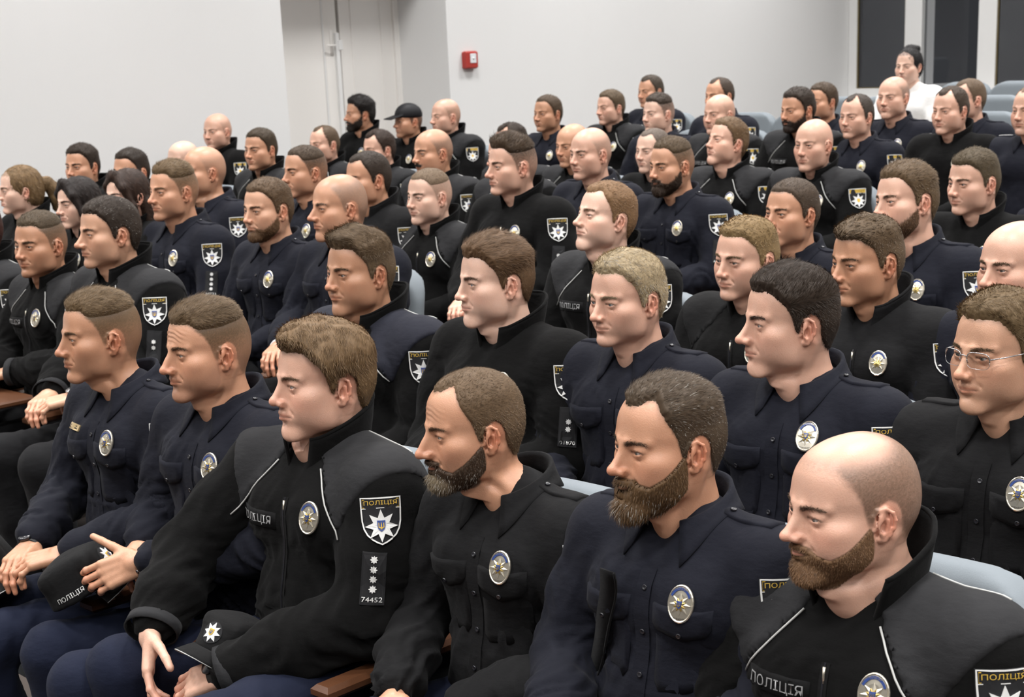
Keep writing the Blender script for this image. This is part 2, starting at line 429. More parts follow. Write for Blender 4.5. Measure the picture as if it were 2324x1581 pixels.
def warp(P, q):
    """shape one face: P base vertices, q parameters"""
    g = lambda k: q.get(k, .55 if k == 'hood' else 0.0)
    V = P.copy(); z = P[:, 2]; ax = np.abs(P[:, 0]); sx = np.sign(P[:, 0])
    face = 1 - smooth(.0, .06, P[:, 1])
    hd = smooth(-.19, -.10, z)
    low = smooth(-.005, -.075, z) * (z > -.16) * (1 - smooth(-.125, -.17, -z * 1.0) * 0)
    jaw = np.exp(-((z + .085) / .035) ** 2)
    V[:, 0] *= 1 + g('wide') * hd + g('jaw') * jaw * 1.0
    fat = gauss(P, (.045, -.035, -.062), (.026, .04, .034)) + gauss(P, (-.045, -.035, -.062), (.026, .04, .034))
    V[:, 0] += sx * .012 * g('fat') * fat; V[:, 2] -= .004 * g('fat') * fat; V[:, 1] -= .003 * g('fat') * fat
    dbl = gauss(P, (0, -.045, -.122), (.05, .04, .022))
    V[:, 2] -= .014 * g('fat') * dbl; V[:, 1] -= .006 * g('fat') * dbl
    neck = smooth(-.10, -.15, z)
    nr = 1 + (.05 + .16 * g('fat') + g('neck')) * neck * (1 - smooth(-.17, -.24, z))
    V[:, 0] *= nr; V[:, 1] = .045 + (V[:, 1] - .045) * (1 + (nr - 1) * .8)
    V[:, 2] += g('long') * np.where(z < 0, z, 0) * hd * 1.0 * (z > -.14) + g('long') * -.14 * (z <= -.14) * hd
    V[:, 2] += g('tall') * np.clip(z, 0, None)
    nose = gauss(P, (0, -.110, -.034), (.017, .022, .017)); br = gauss(P, (0, -.10, -.012), (.010, .02, .013))
    V[:, 1] -= .011 * g('nose') * nose + .007 * g('hump') * br
    V[:, 2] += -.008 * g('drop') * nose
    V[:, 0] += P[:, 0] * g('nwide') * nose
    V[:, 1] -= .007 * g('chin') * gauss(P, (0, -.085, -.1), (.022, .03, .018))
    V[:, 2] -= .005 * g('chin') * gauss(P, (0, -.085, -.1), (.03, .03, .02))
    V[:, 1] -= .006 * g('brow') * (gauss(P, (.03, -.08, .017), (.025, .02, .010)) + gauss(P, (-.03, -.08, .017), (.025, .02, .010)))
    V[:, 1] += g('slope') * np.clip(z - .02, 0, None) * face * .5
    V[:, 1] -= .006 * g('lips') * gauss(P, (0, -.097, -.066), (.022, .02, .011))
    V[:, 0] += sx * .010 * g('cheek') * (gauss(P, (.05, -.05, -.022), (.02, .03, .018)) + gauss(P, (-.05, -.05, -.022), (.02, .03, .018)))
    V[:, 0] -= sx * .010 * g('hollow') * (gauss(P, (.045, -.05, -.058), (.02, .03, .02)) + gauss(P, (-.045, -.05, -.058), (.02, .03, .02)))
    eu = smooth(.068, .095, ax) * EAR(P)
    V[:, 0] += sx * .010 * g('ears') * eu
    V[:, 1] += P[:, 1] * (.03 + g('deep')) * hd * (P[:, 1] > 0)
    lid = gauss(P, (.032, -.086, .0035), (.016, .012, .0035)) + gauss(P, (-.032, -.086, .0035), (.016, .012, .0035))
    V[:, 2] -= .0022 * g('hood') * lid
    mc = gauss(P, (.025, -.085, -.067), (.01, .015, .008)) + gauss(P, (-.025, -.085, -.067), (.01, .015, .008))
    V[:, 2] += .003 * g('smile') * mc
    wr = g('wrinkle') * smooth(.028, .036, z) * (1 - smooth(.056, .064, z)) * (1 - smooth(.028, .058, ax)) * (P[:, 1] < -.02)
    V[:, 1] += -.0010 * wr * np.sin((z + 6 * ax ** 2 - .0015 * np.sin(ax * 120)) * 2 * np.pi / .0105)
    return V

def skin_colors(P, q, rng):
    """albedo of the skin: base tone, redder nose, cheeks, ears and lips, shaven or cropped hair growing in it"""
    base = np.array(q.get('skin', (.66, .40, .30)))
    C = np.tile(base, (len(P), 1))
    def mixc(m, c, a=1.0):
        nonlocal C
        m = (np.clip(m, 0, 1) * a)[:, None]; C = C * (1 - m) + np.asarray(c) * m
    red = base * np.array([1.0, .68, .62])
    mixc(gauss(P, (0, -.112, -.035), (.02, .025, .016)), red, .65)
    mixc(gauss(P, (.045, -.06, -.035), (.022, .03, .02)) + gauss(P, (-.045, -.06, -.035), (.022, .03, .02)), red, .5 * (1 + q.get('ruddy', 0)))
    mixc(EAR(P), base * np.array([.98, .62, .54]), .85)
    mixc(vnoise(P * 55, int(rng.integers(60))), base * np.array([.95, .84, .80]), .28)
    mixc(vnoise(P * 420, 8) ** 3, base * np.array([.88, .78, .74]), .30)
    es = gauss(P, (.032, -.085, -.002), (.018, .02, .010)) + gauss(P, (-.032, -.085, -.002), (.018, .02, .010))
    mixc(es, base * np.array([.80, .66, .62]), .45)
    lip = np.exp(-((P[:, 0] / .022) ** 4)) * np.exp(-(((P[:, 2] + .0662) / .0072) ** 4)) * (P[:, 1] < -.08)
    mixc(lip, base * np.array([.86, .55, .52]), .75 * q.get('lipc', 1))
    mixc(np.exp(-((P[:, 2] + .0662 + .02 * np.abs(P[:, 0])) / .0011) ** 2) * (np.abs(P[:, 0]) < .024) * (P[:, 1] < -.08), base * .35, .7)
    hc = np.array(q.get('hair', (.09, .06, .035)))
    lash = np.zeros(len(P))
    for s in (-1, 1):
        r = np.sqrt(((P[:, 0] - s * .0320) / .0142) ** 2 + ((P[:, 2] + .0006) / .0045) ** 2)
        lash = np.maximum(lash, np.exp(-((r - 1.0) / .16) ** 2) * (P[:, 1] < -.06) * (P[:, 2] > -.0015))
    mixc(lash, hc * .35, .75)
    e = hair_mask(P, q.get('hl', 0), q.get('temple', 0), q.get('nape', 0), .003, 3)
    sc = smooth(-.004, .010, e) * q.get('scalp', .8)
    if q.get('bald'):   # horseshoe of cropped stubble only
        th = azim(P); cz = q.get('cz', .055); sc = smooth(-.004, .02, e) * min(.9, 1.7 * q.get('scalp', .35)) * (1 - smooth(cz - .015, cz + .018, P[:, 2] - .03 * smooth(90, 180, th)) * q.get('crown', 1.0))
    if q.get('side', .002) < .0017 and not q.get('bald'):
        fz = q.get('fade', .05); g2 = smooth(-.05, fz + .002, P[:, 2] - .012 * smooth(70, 180, azim(P))); sc = sc * (.50 + .66 * g2)
    sc = sc * (.82 + .36 * vnoise(P * 700, 4))
    mixc(sc, hc * .80 + base * .06)
    mixc(brow_mask(P, q.get('browt', 1.0)), hc * .75 + base * .12, q.get('brows', .62))
    st = beard_mask(P, -.004, 0, .034)
    mixc(np.maximum(st, moustache_mask(P)), base * np.array([.52, .50, .52]), q.get('stubble', .25) * (.85))
    bd = q.get('beard', 0)
    if bd: mixc(smooth(.05, .5, beard_sel(P, q)), np.array(q.get('beardc', hc)) * .9 + base * .04, .9)
    return np.clip(C, 0, 1)

def beard_sel(P, q):
    k = q.get('bkind', 'full')
    if k == 'full': return np.maximum(beard_mask(P, q.get('bcheek', 0)), moustache_mask(P))
    if k == 'strap': return beard_mask(P, .012) * (1 - np.exp(-((P[:, 0] / .03) ** 4) - ((P[:, 2] + .058) / .03) ** 4) * .9)
    if k == 'chin': return gauss(P, (0, -.09, -.098), (.03, .03, .016)) * 1.3
    if k == 'moustache': return moustache_mask(P)
    return beard_mask(P)

def strands(mb, R, N, D, L, w, col, rng, lift=.35, curl=.25, mat=0):
    """hair blades: roots R, normals N, comb directions D, lengths L"""
    n = len(R)
    if n == 0: return
    L = L[:, None]
    D = D - N * np.sum(D * N, 1)[:, None]; D = D / (np.linalg.norm(D, axis=1)[:, None] + 1e-6)
    jit = rng.normal(size=(n, 3)) * .22
    D2 = D + jit; D2 /= np.linalg.norm(D2, axis=1)[:, None]
    lf = lift * (.6 + .8 * rng.random((n, 1)))
    p1 = R + (D2 * (1 - lf) + N * lf) * L * .5
    p2 = R + (D2 * (1 - lf * .6) + N * lf * (1 - curl)) * L
    W = np.cross(D2, N); W /= np.linalg.norm(W, axis=1)[:, None] + 1e-6
    W = W * (w * (.6 + .8 * rng.random((n, 1))))
    V = np.stack([R - W * .5 - N * .0008, R + W * .5 - N * .0008, p1 + W * .42, p1 - W * .42, p2], 1).reshape(-1, 3)
    b = np.arange(n)[:, None] * 5
    C = np.repeat(col, 5, axis=0)
    k = mb.n
    mb.add(V, np.concatenate([b, b + 1, b + 2, b + 3], 1), mat, C)
    mb.F.append((k + np.concatenate([b + 3, b + 2, b + 4], 1), np.full(n, mat)))

def sample_faces(V, F, wt, n, rng):
    """n random points on faces, weighted by area and by the vertex weight; returns points and barycentric picks"""
    T = F if F.shape[1] == 3 else np.concatenate([F[:, [0, 1, 2]], F[:, [0, 2, 3]]])
    w = wt[T].mean(1); A = np.linalg.norm(np.cross(V[T[:, 1]] - V[T[:, 0]], V[T[:, 2]] - V[T[:, 0]]), axis=1) * w
    if A.sum() <= 0: return None
    i = rng.choice(len(T), n, p=A / A.sum()); t = T[i]
    r = rng.random((n, 2)); m = r.sum(1) > 1; r[m] = 1 - r[m]
    b = np.stack([1 - r.sum(1), r[:, 0], r[:, 1]], 1)
    return lambda X: (X[t] * (b[:, :, None] if X.ndim == 2 else b)).sum(1)

def eyeball(mb, c, r, gaze, iris, lod, mat):
    """ball with cornea rings: pupil, iris, limbus, white"""
    seg = 20 if lod == 0 else 10
    an = [0, 10, 10.5, 19, 26, 28, 45, 75, 110, 150, 180]
    cl = [(.006,) * 3, (.006,) * 3, iris, np.array(iris) * 1.25, np.array(iris) * .55, (.40, .34, .31), (.42, .36, .33), (.40, .28, .24), (.5, .3, .3), (.5, .3, .3), (.5, .3, .3)]
    g = np.asarray(gaze, float); g /= np.linalg.norm(g); a = np.cross(g, (0, 0, 1.)); a /= np.linalg.norm(a); b = np.cross(a, g)
    V, C = [], []
    for t, q in zip(an, cl):
        th = 2 * np.pi * np.arange(seg) / seg; t = math.radians(t)
        V.append(c + r * (math.cos(t) * g + math.sin(t) * (np.cos(th)[:, None] * a + np.sin(th)[:, None] * b))); C += [q] * seg
    n = len(an)
    F = [[i * seg + j, (i + 1) * seg + j, (i + 1) * seg + (j + 1) % seg, i * seg + (j + 1) % seg] for i in range(n - 1) for j in range(seg)]
    mb.add(np.concatenate(V), np.array(F), mat, np.array(C))

LODS = []
def make_bases():
    V, F = sculpt_head(.0025)
    m = smooth(.024, .034, V[:, 2]) * (V[:, 1] < -.015) * smooth(-.015, -.04, V[:, 1])
    for i in range(45): V = V + (relax_step(V, F) - V) * (.6 * m)[:, None]
    m2 = smooth(-.045, -.07, V[:, 2]) * (np.abs(V[:, 0]) > .02) * (V[:, 1] < .0) * (V[:, 2] > -.12) * (1 - smooth(.10, .3, EAR(V)))
    for i in range(10): V = V + (relax_step(V, F) - V) * (.5 * m2)[:, None]
    LODS.append((V, F))
    LODS.append(decimate(V, F, .34)); LODS.append(decimate(V, F, .13))

def pose_head_exact(V, P, yaw, pitch, roll):
    w = smooth(-.205, -.085, P[:, 2]); piv = np.array([0, .035, -.085])
    X = V - piv
    a = np.radians(pitch) * w; X = np.stack([X[:, 0], X[:, 1]*np.cos(a) - X[:, 2]*np.sin(a), X[:, 1]*np.sin(a) + X[:, 2]*np.cos(a)], 1)
    a = np.radians(roll) * w; X = np.stack([X[:, 0]*np.cos(a) + X[:, 2]*np.sin(a), X[:, 1], -X[:, 0]*np.sin(a) + X[:, 2]*np.cos(a)], 1)
    a = np.radians(yaw) * w; X = np.stack([X[:, 0]*np.cos(a) - X[:, 1]*np.sin(a), X[:, 0]*np.sin(a) + X[:, 1]*np.cos(a), X[:, 2]], 1)
    return X + piv

def head_parts(q, lod, seed):
    """returns (body MB in head space, hair MB or None, beard MB or None) posed"""
    rng = np.random.default_rng(seed)
    P, F = LODS[lod]
    V = warp(P, q)
    C = skin_colors(P, q, rng)
    N = vnormals(V, F)
    hc = np.array(q.get('hair', (.09, .06, .035)))
    yaw, pitch, roll = q.get('yaw', 0), q.get('pitch', 0), q.get('roll', 0)
    pose = lambda X, B: pose_head_exact(X, B, yaw, pitch, roll)
    body = MB(); body.add(pose(V, P), F, 0, C)
    ge = np.array([q.get('gx', -.16), -1.0, q.get('gz', -.04)])
    for s in (-1, 1):
        eb = MB(); eyeball(eb, np.array([s * .0320, -.0722, -.0010]), .0126, ge, q.get('iris', (.065, .070, .065)), lod, 1)
        X = eb.verts(); wf = 1 + q.get('wide', 0); X[:, 0] *= wf
        eb.V = [pose(X, np.tile([0, 0, 0.], (len(X), 1)))]
        body.merge(eb)
    dens = [1.0, .42, .16][lod]; wid = [.00085, .0016, .0028][lod]
    hair = None
    if not q.get('bald') and not q.get('nohair'):
        hair = MB()
        e = hair_mask(P, q.get('hl', 0), q.get('temple', 0), q.get('nape', 0), .003, seed % 50)
        top, side = q.get('top', .012), q.get('side', .002)
        th = azim(P)
        fade = q.get('fade', .05)
        tz = smooth(fade - .022, fade + .034, P[:, 2] - .012 * smooth(70, 180, th))
        t = side + (top - side) * tz ** 1.3; shaved = (side < .0017) * (1 - smooth(.06, .62, tz))
        t = t * (1 - .40 * smooth(95, 165, th))
        t = t + q.get('quiff', 0) * np.exp(-((P[:, 2] - .088) / .022) ** 2) * (1 - smooth(30, 62, th)) 
        ed = smooth(0, .016, e) * (1 - .9 * shaved)
        t = t * (.06 + .94 * ed) * (1 - shaved) * (1 + .35 * (vnoise(P * np.array([90, 60, 60]), seed % 40) - .5))
        part = q.get('part', 0.0)
        cd = np.tile(np.array(q.get('comb', (0.15, .9, .25)), float), (len(P), 1))      # on the crown
        dn = np.stack([np.zeros(len(P)), .45 + 0 * P[:, 0], -np.ones(len(P))], 1)       # on the sides: down and back
        D = cd * tz[:, None] + dn * (1 - tz)[:, None]
        cap = V + N * (t - .0022 * (1 - ed))[:, None] + (D * (np.clip(t - .008, 0, None) * .35)[:, None])
        keep = ((e[F] > .0005) & (shaved[F] < .93)).all(1)
        used = np.unique(F[keep]); remap = np.full(len(P), -1); remap[used] = np.arange(len(used))
        vs = hc * (.80 + .40 * vnoise(P * np.array([700, 260, 260]), 9))[:, None]
        hair.add(pose(cap[used], P[used]), remap[F[keep]], 0, vs[used])
        n = int(q.get('hn', 9000) * dens)
        wt = smooth(-.003, .010, e) * (1 - .40 * shaved)
        sf = sample_faces(cap, F, wt, n, rng)
        if sf:
            B = sf(P); R = sf(cap); Nn = sf(N); Nn /= np.linalg.norm(Nn, axis=1)[:, None]
            tt = sf(t); L = np.clip(.0022 - .0007 * sf(shaved) + tt * q.get('sl', .9), .0022, .05) * (.7 + .6 * rng.random(n))
            sh = (.62 + .75 * rng.random((n, 1)))
            grey = (rng.random((n, 1)) < q.get('grey', 0)) 
            cc = np.where(grey, np.array([.30, .28, .25]), hc * sh)
            h2 = MB(); strands(h2, R, Nn, sf(D), L, wid, cc, rng, lift=q.get('lift', .30))
            h2.V = [pose(h2.verts(), np.repeat(B, 5, 0))]
            hair.merge(h2)
    # eyebrows and a thin fringe of stubble belong to the hair
    brows = MB()
    bm = brow_mask(P, q.get('browt', 1.0)); n = int(650 * dens * (1 if lod < 2 else .4))
    sf = sample_faces(V, F, bm, n, rng)
    if sf and lod < 2:
        B = sf(P); R = sf(V); Nn = sf(N); Nn /= np.linalg.norm(Nn, axis=1)[:, None]
        D = np.stack([np.sign(B[:, 0]), np.zeros(n), .45 - np.abs(B[:, 0]) * 14], 1)
        strands(brows, R, Nn, D, np.full(n, .0058) * (.6 + .8 * rng.random(n)), wid * .9, (hc * .85 + .02) * (.6 + .8 * rng.random((n, 1))), rng, lift=.22)
        brows.V = [pose(brows.verts(), np.repeat(B, 5, 0))]
    else: brows = None
    beard = None
    if q.get('beard', 0) > 0:
        beard = MB(); bl = q['beard']
        m = beard_sel(P, q); bc = np.array(q.get('beardc', hc))
        chin = gauss(P, (0, -.085, -.10), (.05, .07, .035))
        t = bl * smooth(.38, 1, m) * (.45 + .55 * chin)
        down = np.stack([P[:, 0] * 2.0, -.25 + 0 * t, -np.ones(len(P))], 1)
        ext = q.get('blong', 0) * chin * m
        cap = V + N * (t - .0016 * (1 - smooth(.30, .75, m)))[:, None] + down * ext[:, None]
        keep = (m[F] > .30).all(1)
        used = np.unique(F[keep]); remap = np.full(len(P), -1); remap[used] = np.arange(len(used))
        g = vnoise(P * np.array([600, 600, 160]), 3)[:, None]
        tip = q.get('btip'); 
        cv = bc * (.7 + .6 * g)
        if tip is not None: cv = cv * (1 - smooth(.45, .95, chin)[:, None] * .7) + np.array(tip) * smooth(.45, .95, chin)[:, None] * .7
        if len(used): beard.add(pose(cap[used], P[used]), remap[F[keep]], 0, cv[used])
        n = int(q.get('bn', 5000) * dens)
        sf = sample_faces(cap, F, smooth(.02, .35, m), n, rng)
        if sf:
            B = sf(P); R = sf(cap); Nn = sf(N); Nn /= np.linalg.norm(Nn, axis=1)[:, None]
            L = (.0020 + sf(t) * 1.0 + sf(ext) * .35) * (.6 + .8 * rng.random(n))
            cc = sf(cv) * (.6 + .8 * rng.random((n, 1)))
            grey = rng.random((n, 1)) < q.get('bgrey', 0) * smooth(-.06, -.10, B[:, 2])[:, None]
            cc = np.where(grey, np.array([.33, .30, .26]), cc)
            h2 = MB(); strands(h2, R, Nn, sf(down), L, wid, cc, rng, lift=.32)
            h2.V = [pose(h2.verts(), np.repeat(B, 5, 0))]
            beard.merge(h2)
    if q.get('woman') or q.get('cap'): hair = worn_hair(q.get('woman') or 'cap', q, pose, seed)
    return body, hair, brows, beard, pose

def worn_hair(kind, q, posef, seed):
    """longer hair and the worn cap, sculpted around the skull in head space"""
    f = Field((-.16, -.17, -.26), (.16, .24, .19), .006)
    if kind == 'cap':
        f.ell((0, .010, .040), (.086, .108, .088), 0); f.box((0, 0, -.10), (.2, .2, .125), .0, .004, sub=True)
        f.box((0, -.125, .030), (.062, .055, .004), .004, .006, R=rotm(14)); V, F = f.mesh(relax=2)
        mb = MB(); mb.add(posef(V, np.tile([0, 0, 0.], (len(V), 1))), F, 0, (.008, .008, .010)); return mb
    f.ell((0, .016, .032), (.0835, .104, .092), 0); f.ell((0, .040, -.02), (.079, .080, .085), .03)
    fz = {'tail': -.018, 'bob': -.03, 'loose': -.03, 'bun': -.034}[kind]
    f.ell((0, -.100, fz), (.068, .075, .088), .012, sub=True); f.ell((0, -.02, -.115), (.11, .075, .070), .015, sub=True)
    if kind in ('tail', 'bun'):
        for s in (-1, 1): f.ell((s*.090, .012, -.022), (.022, .028, .040), .010, sub=True)
    if kind == 'tail':
        P = [(0, .105, .028), (0, .140, .022), (0, .165, -.010), (0, .172, -.060), (0, .165, -.110)]; r = [.022, .030, .034, .030, .014]
        for a, b, r0, r1 in zip(P[:-1], P[1:], r[:-1], r[1:]): f.cap(a, b, r0, r1, .012)
    if kind == 'bun':
        for c in ((0, .030, .116), (.02, .055, .112), (-.022, .050, .112)): f.ell(c, (.036, .036, .024), .012)
    if kind in ('bob', 'loose'):
        for s in (-1, 1):
            f.cap((s*.012, -.062, .102), (s*.062, -.060, .045), .020, .016, .018); f.cap((s*.062, -.060, .045), (s*.080, -.030, -.045), .016, .014, .016)
            e = (s*.076, .02, -.105) if kind == 'bob' else (s*.078, .005, -.190)
            f.cap((s*.080, -.028, -.045), e, .017, .016, .016); f.cap((s*.070, .055, -.04), (e[0], e[1] + .05, e[2]), .026, .022, .02)
        f.ell((0, .075, -.07 if kind == 'bob' else -.12), (.07, .045, .08), .03)
        f.cap((.010, -.072, .098), (-.050, -.078, .050), .012, .010, .014)
    V, F = f.mesh(relax=1); N = vnormals(V, F)
    th = np.arctan2(V[:, 0], -V[:, 1])
    V = V + N * (.0030 * (vnoise(np.stack([th * 16, V[:, 2] * 18, th * 0], 1), seed) - .5))[:, None]
    hc = np.array(q['hair']); g = vnoise(np.stack([th * 40, V[:, 2] * 30, th * 0 + 2], 1), 4)[:, None]
    mb = MB(); mb.add(posef(V, V), F, 0, hc * (.65 + .7 * g))
    rng = np.random.default_rng(seed); n = 4500
    sf = sample_faces(V, F, np.ones(len(V)), n, rng); R, Nn = sf(V), sf(N)
    D = np.stack([R[:, 0] * 3, .5 + 0 * R[:, 0], -np.ones(n) * (R[:, 2] < .09) + .0], 1)
    h2 = MB(); strands(h2, R, Nn, D, .012 + .012 * rng.random(n), .0020, hc * (.6 + .8 * rng.random((n, 1))), rng, lift=.10)
    h2.V = [posef(h2.verts(), np.repeat(R, 5, 0))]; mb.merge(h2)
    return mb
# ------------------------------------------------------------------ clothes, hands, insignia
# base frame of a person: floor at z=0, eyes at z=1.2 over the origin, facing -y, own left +x
EYE = 1.2
class Surf:
    """a mesh that other pieces can be laid upon"""
    def __init__(s, V, F):
        s.V = V; s.F = F
        s.bvh = BVHTree.FromPolygons(V.tolist(), F.tolist())
    def hit(s, p, d):
        r = s.bvh.ray_cast(Vector(p), Vector(d), .5)
        return (np.array(r[0]), np.array(r[1])) if r[0] is not None else None
    def frame(s, c, n, up=(0, 0, 1)):
        """surface point under c seen along -n, with averaged normal"""
        n = np.asarray(n, float); n /= np.linalg.norm(n); c = np.asarray(c, float)
        h = s.hit(c + n * .25, -n)
        p = h[0] if h else c
        N = n * 1e-3
        u0 = np.asarray(up, float); r0 = np.cross(u0, n); r0 /= np.linalg.norm(r0)
        for a, b in ((0, 0), (.02, 0), (-.02, 0), (0, .02), (0, -.02)):
            k = s.hit(c + n * .25 + r0 * a + u0 * b, -n)
            if k: N = N + k[1]
        N /= np.linalg.norm(N)
        u = u0 - N * (u0 @ N); u /= np.linalg.norm(u)
        return p, N, np.cross(u, N), u
    def lay(s, fr, Q, off):
        """project 2-D points Q on the surface, lifted by off"""
        p, N, r, u = fr; out = []
        off = np.broadcast_to(off, len(Q))
        for (a, b), o in zip(Q, off):
            q = p + r * a + u * b
            h = s.hit(q + N * .09, -N)
            out.append((h[0] if h and abs((h[0] - q) @ N) < .045 else q) + N * o)
        return np.array(out)

def fan(mb, surf, fr, out, off, mat=0, rings=3, edge=.0):
    """filled outline (k,2) laid on a surface: concentric rings, rim dropped to the cloth"""
    out = np.asarray(out, float); c = out.mean(0); k = len(out)
    Q = [c[None]]
    for i in range(1, rings + 1): Q.append(c + (out - c) * i / rings)
    Q.append(out); Q = np.concatenate(Q)
    o = np.full(len(Q), off); o[-k:] = -.001
    V = surf.lay(fr, Q, o)
    T = np.array([[0, 1 + j, 1 + (j + 1) % k] for j in range(k)])
    S = np.array([[1 + i * k + j, 1 + (i + 1) * k + j, 1 + (i + 1) * k + (j + 1) % k, 1 + i * k + (j + 1) % k] for i in range(rings) for j in range(k)])
    n0 = mb.n; mb.add(V, S, mat); mb.F.append((T + n0, np.full(len(T), mat)))

def band(mb, surf, fr, pts, w, off, mat=0, closed=False):
    """flat strip along a 2-D polyline"""
    P = np.asarray(pts, float); n = len(P)
    T = np.roll(P, -1, 0) - np.roll(P, 1, 0) if closed else np.gradient(P, axis=0)
    T /= np.linalg.norm(T, axis=1)[:, None] + 1e-9; Nn = np.stack([-T[:, 1], T[:, 0]], 1)
    V = surf.lay(fr, np.concatenate([P - Nn * w / 2, P + Nn * w / 2]), off)
    m = n if closed else n - 1
    mb.add(V, np.array([[i, (i + 1) % n, n + (i + 1) % n, n + i] for i in range(m)]), mat)

def star8(c, r, ri=.52, rot=0.0, n=8):
    a = rot + np.pi * np.arange(2 * n) / n
    rr = np.where(np.arange(2 * n) % 2 == 0, r, r * ri)
    return np.stack([c[0] + rr * np.sin(a), c[1] + rr * np.cos(a)], 1)

_txt = {}
def text2d(t):
    """flat letters: unit cap height, centred"""
    if t not in _txt:
        cu = bpy.data.curves.new('t', 'FONT'); cu.body = t; cu.resolution_u = 2
        o = bpy.data.objects.new('t', cu); COL.objects.link(o)
        me = bpy.data.meshes.new_from_object(o.evaluated_get(bpy.context.evaluated_depsgraph_get()))
        V = np.array([v.co[:2] for v in me.vertices]); me.calc_loop_triangles()
        F = np.array([list(l.vertices) for l in me.loop_triangles])
        bpy.data.objects.remove(o); bpy.data.curves.remove(cu); bpy.data.meshes.remove(me)
        lo, hi = V.min(0), V.max(0)
        _txt[t] = ((V - (lo + hi) / 2) / max(hi[1] - lo[1], 1e-6), F)
    return _txt[t]

def letters(mb, surf, fr, t, c, w, hgt, off, mat):
    V, F = text2d(t); V = V.copy(); V[:, 0] *= w / (V[:, 0].max() - V[:, 0].min()); V[:, 1] *= hgt
    mb.add(surf.lay(fr, V + np.asarray(c), off), F, mat)

def trident(c, h):
    """the small trident in the middle of a star: filled outlines"""
    w = h * .36; x, y = c
    out = [[(x - h*.045, y - h*.42), (x + h*.045, y - h*.42), (x + h*.07, y + .1*h), (x, y + h*.5), (x - h*.07, y + .1*h)]]
    for s in (-1, 1):
        out.append([(x + s*w, y + h*.42), (x + s*(w - h*.10), y + h*.30), (x + s*(w - h*.10), y - h*.22), (x + s*w, y - h*.22)])
        out.append([(x + s*w, y - h*.14), (x + s*w, y - h*.24), (x + s*.04*h, y - h*.30), (x + s*.04*h, y - h*.20)])
        out.append([(x + s*.20*h, y - h*.2), (x + s*.13*h, y - h*.2), (x + s*.03*h, y - h*.46), (x, y - h*.52), (x + s*.1*h, y - h*.42)])
    return out

def shield(w, h):
    t = [(-.5, .5), (-.25, .485), (0, .48), (.25, .485), (.5, .5), (.495, .25), (.48, 0), (.44, -.16), (.36, -.29), (.24, -.39), (.12, -.455), (0, -.5),
         (-.12, -.455), (-.24, -.39), (-.36, -.29), (-.44, -.16), (-.48, 0), (-.495, .25)]
    return np.array(t) * [w, h]

# slots of the insignia materials: 0 black cloth 1 white thread 2 yellow thread 3 silver 4 blue 5 gold
def sleeve_patch(surf, c, n, w=.084, h=.100, word='ПОЛІЦІЯ', detail=True):
    mb = MB(); fr = surf.frame(c, n); fan(mb, surf, fr, shield(w, h), .0036, 0, 4)
    band(mb, surf, fr, shield(w * .955, h * .955), .0030, .0050, 1, True)
    y = h * .355
    if detail:
        band(mb, surf, fr, [(-w*.44, y + h*.085), (w*.44, y + h*.085), (w*.44, y - h*.075), (-w*.44, y - h*.075)], .0014, .0050, 2, True)
        letters(mb, surf, fr, word, (0, y + .0005), w * .80, h * .105, .0056, 2)
    else:
        fan(mb, surf, fr, [(-w*.45, y + h*.08), (0, y + h*.08), (w*.45, y + h*.08), (w*.45, y - h*.075), (0, y - h*.075), (-w*.45, y - h*.075)], .0050, 2, 1)
        letters(mb, surf, fr, word, (0, y), w * .74, h * .07, .0086, 0)
    band(mb, surf, fr, [(-w*.46, y - h*.095), (0, y - h*.095), (w*.46, y - h*.095)], .0016, .0050, 1)
    fan(mb, surf, fr, star8((0, -h*.105), w*.40), .0078, 1, 2)
    if detail:
        fan(mb, surf, fr, shield(w*.20, h*.23) + [0, -h*.105], .0090, 4, 1)
        for t in trident((0, -h*.10), h*.16): fan(mb, surf, fr, t, .0100, 2, 1)
    else: fan(mb, surf, fr, shield(w*.17, h*.19) + [0, -h*.105], .0090, 2, 1)
    return mb

def rank_tab(surf, c, n, stars=4, number='', w=.050, h=.105, tilt=0.0):
    mb = MB(); fr = surf.frame(c, n)
    if tilt:
        p, N, r, u = fr; a = math.radians(tilt); fr = (p, N, r * math.cos(a) + u * math.sin(a), u * math.cos(a) - r * math.sin(a))
    o = np.array([(-.5, .5), (0, .5), (.5, .5), (.5, .17), (.5, -.17), (.5, -.5), (0, -.5), (-.5, -.5), (-.5, -.17), (-.5, .17)]) * [w, h]
    fan(mb, surf, fr, o, .0034, 0, 4); band(mb, surf, fr, o * .95, .0009, .0042, 0, True)
    st = .0200; y0 = h * .5 - .014 if stars > 2 else st * .5 + .004
    for i in range(stars): fan(mb, surf, fr, star8((0, y0 - i * st), .0082, .62), .0052, 1, 1)
    if number: letters(mb, surf, fr, number, (0, -h * .5 + .011), min(w * .84, .0085 * len(number)), .0095, .0052, 1)
    return mb

